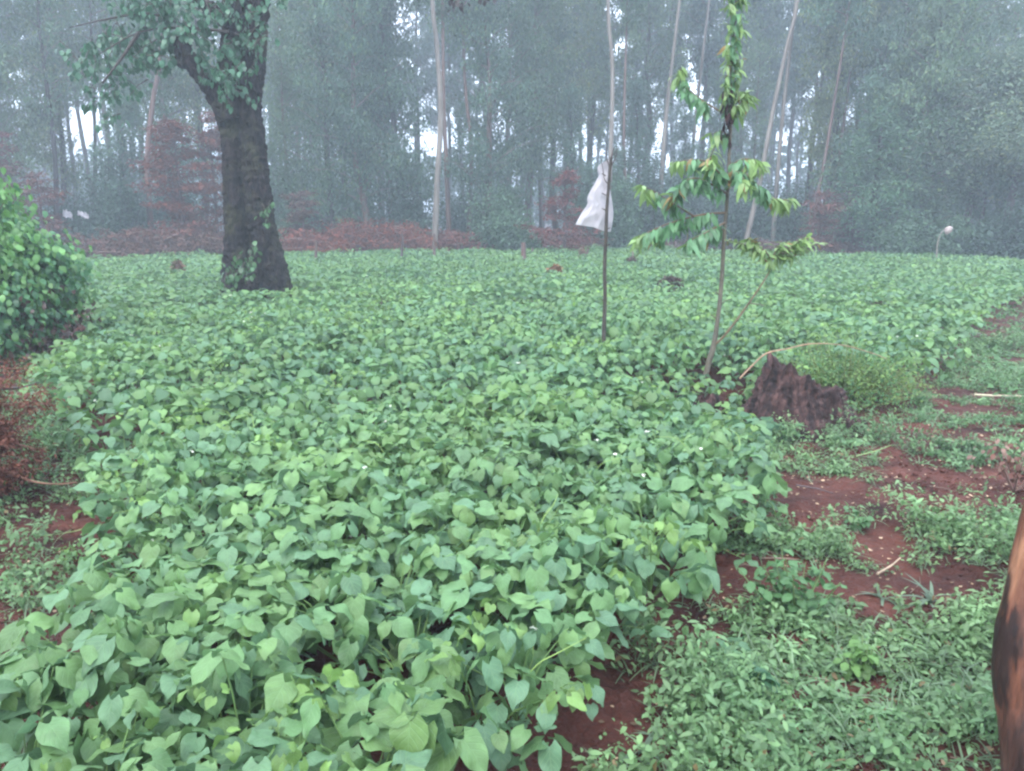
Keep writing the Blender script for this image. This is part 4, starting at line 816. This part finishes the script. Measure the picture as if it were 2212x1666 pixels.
twig('straw', [(2105, 853, .04), (2150, 855, .05), (2240, 857, .04)], .010, .007, 'pale straight straw lying on soil at right', (.42, .38, .27), sub=3)
twig('soil_twig', [(1640, 1206, .02), (1680, 1206, .03), (1725, 1209, .02)], .004, .003, 'thin straight brown twig on red soil right of the beans', (.2, .14, .11))
twig('forked_twig', [(1895, 1240, .02), (1925, 1222, .03), (1945, 1205, .04)], .006, .003, 'pale slanted twig lying between the weeds at right', (.34, .26, .18))
twig('dark_soil_twig', [(1720, 1048, .03), (1765, 1056, .03), (1800, 1066, .03)], .006, .003, 'dark thin twig at the upper edge of the soil patch', (.08, .06, .06))
twig('weed_runner', [(1850, 985, .1), (1890, 975, .12), (1925, 962, .14)], .004, .002, 'light green bare runner over the weeds right of the stump', (.2, .3, .12))

# ------------------------------------------------------------------ leaning post at right
pb = at(2190, 1760, 0.); a = Acc(); Yp = pb[1]
PC = [(2238, 1780), (2236, 1680), (2232, 1600), (2226, 1555), (2219, 1515), (2215, 1450), (2219, 1381), (2233, 1312), (2251, 1224), (2278, 1113), (2310, 980), (2350, 800)]
PW = [.074, .074, .074, .074, .074, .073, .072, .072, .072, .071, .069, .066]
PP = [atY(x, y, Yp+.02*i) for i, (x, y) in enumerate(PC)]; P0 = PP[0]
post = thing('leaning_post', (P0[0], P0[1], 0), 'leaning wooden post with peeled orange-brown surface at the lower right edge', 'post')
low = P0.copy(); low[2] = -.05
tube(a, [low]+PP, [.075]+PW, 64, (1, 1, 1), sub=9)
V = a.v[0]; rr_ = fbm(a.uv[0][:, 0]*4, V[:, 2]*9, 5, 4); gr_ = fbm(a.uv[0][:, 0]*14, V[:, 2]*3, 8, 3)
ctr = np.repeat(V.reshape(-1, 64, 3).mean(1), 64, 0); side = (ctr[:, 0]-V[:, 0])/.07
a.v[0] = V+(V-ctr)*((rr_-.5)*.14+(gr_-.5)*.16)[:, None]
zz = V[:, 2]; bark = np.clip(((side-.70)*2.4+2.2*(rr_-.5)-(np.abs(zz-.42)/.16)**2*.8)*3, 0, 1)         # dark bark left on one side low down
lowb = np.clip((.30-zz)*8+2*(rr_-.5), 0, 1)                                                        # weathered brown foot
tint = np.ones((len(V), 3))*(1+.9*(gr_-.5))[:, None]; tint = tint*(1-lowb[:, None])+np.array([.38, .45, .6])*lowb[:, None]; tint = tint*(1-bark[:, None])+np.array([.14, .14, .15])*bark[:, None]
a.t[0] = tint
a.build('peeled_wood', M_post, post, loc=(P0[0], P0[1], 0))

# ------------------------------------------------------------------ single plants that stand out
def rosette(name, px, py, n, size, h, tint, lab, seed, kind='oval', width=1., group=None, cat='plant', spread=.03, tiers=1, pit=.1):
    r = np.random.default_rng(seed); c = at(px, py, 0); c[2] = float(ground_z(c[0], c[1])); o = thing(name, c, lab, cat, group); L_, B_ = Acc(), Acc(); T = tset(kind, 7, 5, 6, fold=(.1, .5), droop=(.1, .5), width=width)
    for k in range(tiers):
        x0, y0 = r.normal(0, spread, 2) if tiers > 1 else (0, 0); hh = h*r.uniform(.6, 1.1); tube(B_, [(0, 0, -.02), (x0*.7, y0*.7, hh*.6), (x0, y0, hh)], [.004, .003, .002], 5, (.12, .18, .07), sub=3)
        az = np.arange(n)*2.4+r.random(); rad = .012
        t = r.uniform(.35, 1, n); P = np.stack([x0*t+rad*np.cos(az), y0*t+rad*np.sin(az), hh*t], 1)
        leaves(L_, T, P, az, r.normal(pit, .3, n)+(1-t)*.3, r.normal(0, .2, n), size*r.uniform(.6, 1.1, n)*(1.15-.3*t), np.array(tint)*r.uniform(.8, 1.25, (n, 1)))
    B_.build('stems', M_stem, o); L_.build('foliage', M_bean, o)
rosette('broadleaf_weed', 1640, 965, 9, .15, .26, (.06, .15, .07), 'broad-leaved weed with pointed leaves directly in front of the stump', 1, tiers=3, spread=.10, pit=-.1)
rosette('broadleaf_weed', 1705, 955, 7, .10, .17, (.08, .18, .07), 'small pointed weed at the stump foot, right of the broad-leaved one', 2, tiers=2, spread=.05, pit=-.1)
rosette('broadleaf_weed', 1800, 965, 7, .10, .12, (.09, .19, .07), 'small light weed right of the stump foot', 3, tiers=2, spread=.07)
rosette('leafy_weed', 1720, 1330, 12, .055, .24, (.075, .17, .06), 'tallest bushy weed on the bare strip beside the crop edge', 4, tiers=12, spread=.10)
rosette('leafy_weed', 1575, 1440, 8, .07, .12, (.075, .16, .075), 'pale bushy weed growing on soil between beans and bushy weed', 5, tiers=4, spread=.06)
rosette('lobed_plant', 1600, 1545, 6, .10, .13, (.06, .15, .075), 'low plant with wide soft lobed leaves on the bare strip', 6, kind='heart', width=1.15, tiers=2, spread=.05, pit=.3)
rosette('leafy_weed', 1870, 1460, 10, .05, .12, (.10, .20, .05), 'bright yellowish-green weed below the second soil patch', 7, tiers=6, spread=.07)
rosette('leafy_weed', 1860, 1130, 9, .05, .13, (.08, .18, .07), 'light green weed clump between the two red soil patches', 8, tiers=6, spread=.07)
rosette('leafy_weed', 150, 1215, 9, .03, .07, (.12, .24, .04), 'tiny bright green weed on the soil patch at left', 9, tiers=4, spread=.03)
rosette('leafy_weed', 1560, 1640, 9, .06, .12, (.085, .18, .06), 'leafy weed at the bottom edge beside the grass tuft', 10, tiers=5, spread=.06)
def tuft(px, py, n, ln, lab, seed):
    r = np.random.default_rng(seed); c = at(px, py, 0); c[2] = float(ground_z(c[0], c[1])); a = Acc(); leaves(a, tset('blade', 8, 3, 6, fold=(0, .6), droop=(.4, 1.4), wave=0, width=2.0), c+r.normal(0, .008, (n, 3))*np.array([1, 1, 0]), r.random(n)*6.3, r.normal(-.75, .35, n), 0, ln*r.uniform(.6, 1.1, n), np.array([.13, .19, .12])*r.uniform(.8, 1.3, (n, 1)))
    tag(a.build('grass_tuft', M_leaf, loc=c), lab, 'grass tuft', 'grass tufts on the bare soil')
tuft(1375, 1625, 12, .13, 'pale grass tuft on red soil at the bottom edge', 1); tuft(1440, 1600, 8, .10, 'smaller grass tuft right of the pale one on red soil', 2); tuft(2010, 1300, 16, .13, 'silvery grass tuft on the soil patch left of the post', 3)
tuft(1900, 1290, 12, .10, 'small grass tuft between the weeds above the soil patch', 4)
# dried pinkish weed above the post
r = np.random.default_rng(4); c = at(2190, 1065, 0); o = thing('dry_weed', c, 'dried brown and pinkish weed at the right edge above the post', 'plant'); L_, B_ = Acc(), Acc()
for i in range(12):
    a_ = r.random()*6.3; q = np.array([math.cos(a_)*.12, math.sin(a_)*.1, r.uniform(.08, .24)]); tube(B_, [(0, 0, 0), q*.6, q], [.005, .004, .002], 4, (.16, .1, .08), cap=False); n = 14
    leaves(L_, T_s, q+r.normal(0, .05, (n, 3)), r.random(n)*6.3, r.normal(.6, .4, n), r.normal(0, .4, n), r.uniform(.02, .05, n), (np.array([.2, .13, .10]) if i % 3 == 0 else np.array([.12, .06, .045]))*r.uniform(.7, 1.3, (n, 1)))
B_.build('stems', M_twig, o); L_.build('foliage', M_dead, o)

# ------------------------------------------------------------------ small stumps, stakes and clods in the field
def clod(px, py, wpx, hpx, lab, seed, tint=(.12, .06, .045), name='dry_clump', cat='dry clump'):
    r = np.random.default_rng(seed); c = at(px, py+6, .36); c[2] = 0; s = c[1]/F; o_ = Acc(); W = wpx*s/2; H = .40+hpx*s
    for i in range(46):
        a_ = r.random()*6.3; e = r.uniform(.1, 1.5); q = np.array([math.cos(a_)*math.cos(e)*W, math.sin(a_)*math.cos(e)*W*.7, .2+(H-.2)*math.sin(e)*r.uniform(.7, 1.05)])
        tube(o_, [(q[0]*.4, q[1]*.4, 0), q*np.array([.9, .9, .7]), q], [.018, .013, .005], 4, np.array(tint)*r.uniform(.6, 1.3), cap=False)
        n = 16; leaves(o_, RH, q+r.normal(0, .03, (n, 3)), r.random(n)*6.3, r.normal(.3, .5, n), r.normal(0, .5, n), r.uniform(.04, .10, n), np.array(tint)*r.uniform(.6, 1.6, (n, 1)), .5)
    o_.v = [v+c for v in o_.v]; tag(o_.build(name, M_dead, loc=c), lab, cat)
clod(385, 580, 22, 16, 'pointed brown dry clump in the field left of the big trunk', 1, (.13, .075, .05))
clod(1200, 582, 30, 9, 'orange-brown dry clump in the field left of the bag pole', 2, (.2, .10, .05))
clod(1450, 603, 55, 5, 'dark brown flat clod in the field behind the sapling', 3, (.06, .03, .027))
clod(1257, 548, 16, 10, 'tan dry clump at the far field edge near the bag pole', 4, (.17, .10, .07))
clod(1365, 558, 20, 3, 'low dark clod at far field edge right of the bag', 5, (.08, .045, .035))
def stake(px, y0, y1, wpx, lab, lean=0, tint=(.10, .065, .055)):
    c = at(px, y0+4, .36); c[2] = 0; Y = c[1]; s = Y/F; a = Acc(); t = atY(px+lean, y1, Y)
    tube(a, [c-np.array([0, 0, .05]), (c+t)/2, t], [wpx*s/2*1.1, wpx*s/2, wpx*s/2*.9], 9, tint, sub=4, rough=.06); tag(a.build('wooden_stake', M_twig, loc=c), lab, 'stake', 'short stakes at the far field edge')
stake(1131, 555, 524, 11, 'thick short upright post stub at the far field edge', 0, (.11, .065, .055)); stake(680, 556, 520, 6, 'slim leaning stake just right of the big trunk', 3); stake(866, 548, 505, 5, 'thin dark stake in front of the highest brush heap', 4, (.06, .04, .04))
stake(938, 548, 505, 6, 'thin stake below the thick pale trunk', 0); stake(1150, 548, 535, 4, 'tiny stub right of the thick post stub', 0); stake(1368, 560, 525, 3, 'thin pale stick at the far field edge right of the bag pole', -1, (.2, .17, .13)); stake(1268, 552, 538, 5, 'tiny brown stub beside the tan clump', 1)
# white scraps at far left: crumpled pale sheet
def scrap(px, py, w_, h_, lab, seed):
    Y = 27.; r = np.random.default_rng(seed); a = Acc(); n = 9; V = []
    for i in range(n):
        for j in range(n): V.append(atY(px+(j/(n-1)-.5)*w_, py+(i/(n-1)-.5)*h_+r.normal(0, 2.2)+8*(j/(n-1)-.5), Y+r.normal(0, .05)+.4*(.5-i/(n-1))))
    a.add(V, [(i*n+j, i*n+j+1, (i+1)*n+j+1, (i+1)*n+j) for i in range(n-1) for j in range(n-1)]); o = a.build('crumpled_sheet', m_bag, smooth=False, loc=V[0]); tag(o, lab, 'plastic sheet', 'pale sheets in the wood at left')
    o.modifiers.new('thick', 'SOLIDIFY').thickness = .01
scrap(146, 464, 20, 14, 'smaller crumpled pale sheet above the round bush, left of the other', 1); scrap(180, 464, 24, 10, 'wider crumpled pale sheet right of the smaller one above the bush', 2)

# ------------------------------------------------------------------ haze
hz = bpy.data.materials.new('haze'); hz.use_nodes = True; n_ = hz.node_tree.nodes; n_.clear()
vo = n_.new('ShaderNodeVolumePrincipled'); vo.inputs['Color'].default_value = (.80, .91, 1, 1); vo.inputs['Density'].default_value = .0045; vo.inputs['Anisotropy'].default_value = .1
oo = n_.new('ShaderNodeOutputMaterial'); hz.node_tree.links.new(vo.outputs[0], oo.inputs['Volume'])
a = Acc(); X0, X1, Y0, Y1, Z0, Z1 = -905, 905, -905, 905, -1.2, 31
V = [(x, y, z) for z in (Z0, Z1) for y in (Y0, Y1) for x in (X0, X1)]
a.add(V, [(0, 2, 3, 1), (4, 5, 7, 6), (0, 1, 5, 4), (2, 6, 7, 3), (0, 4, 6, 2), (1, 3, 7, 5)])
tag(a.build('haze', hz, smooth=False), 'thin blue-grey morning mist filling the wood', 'mist', kind='stuff')
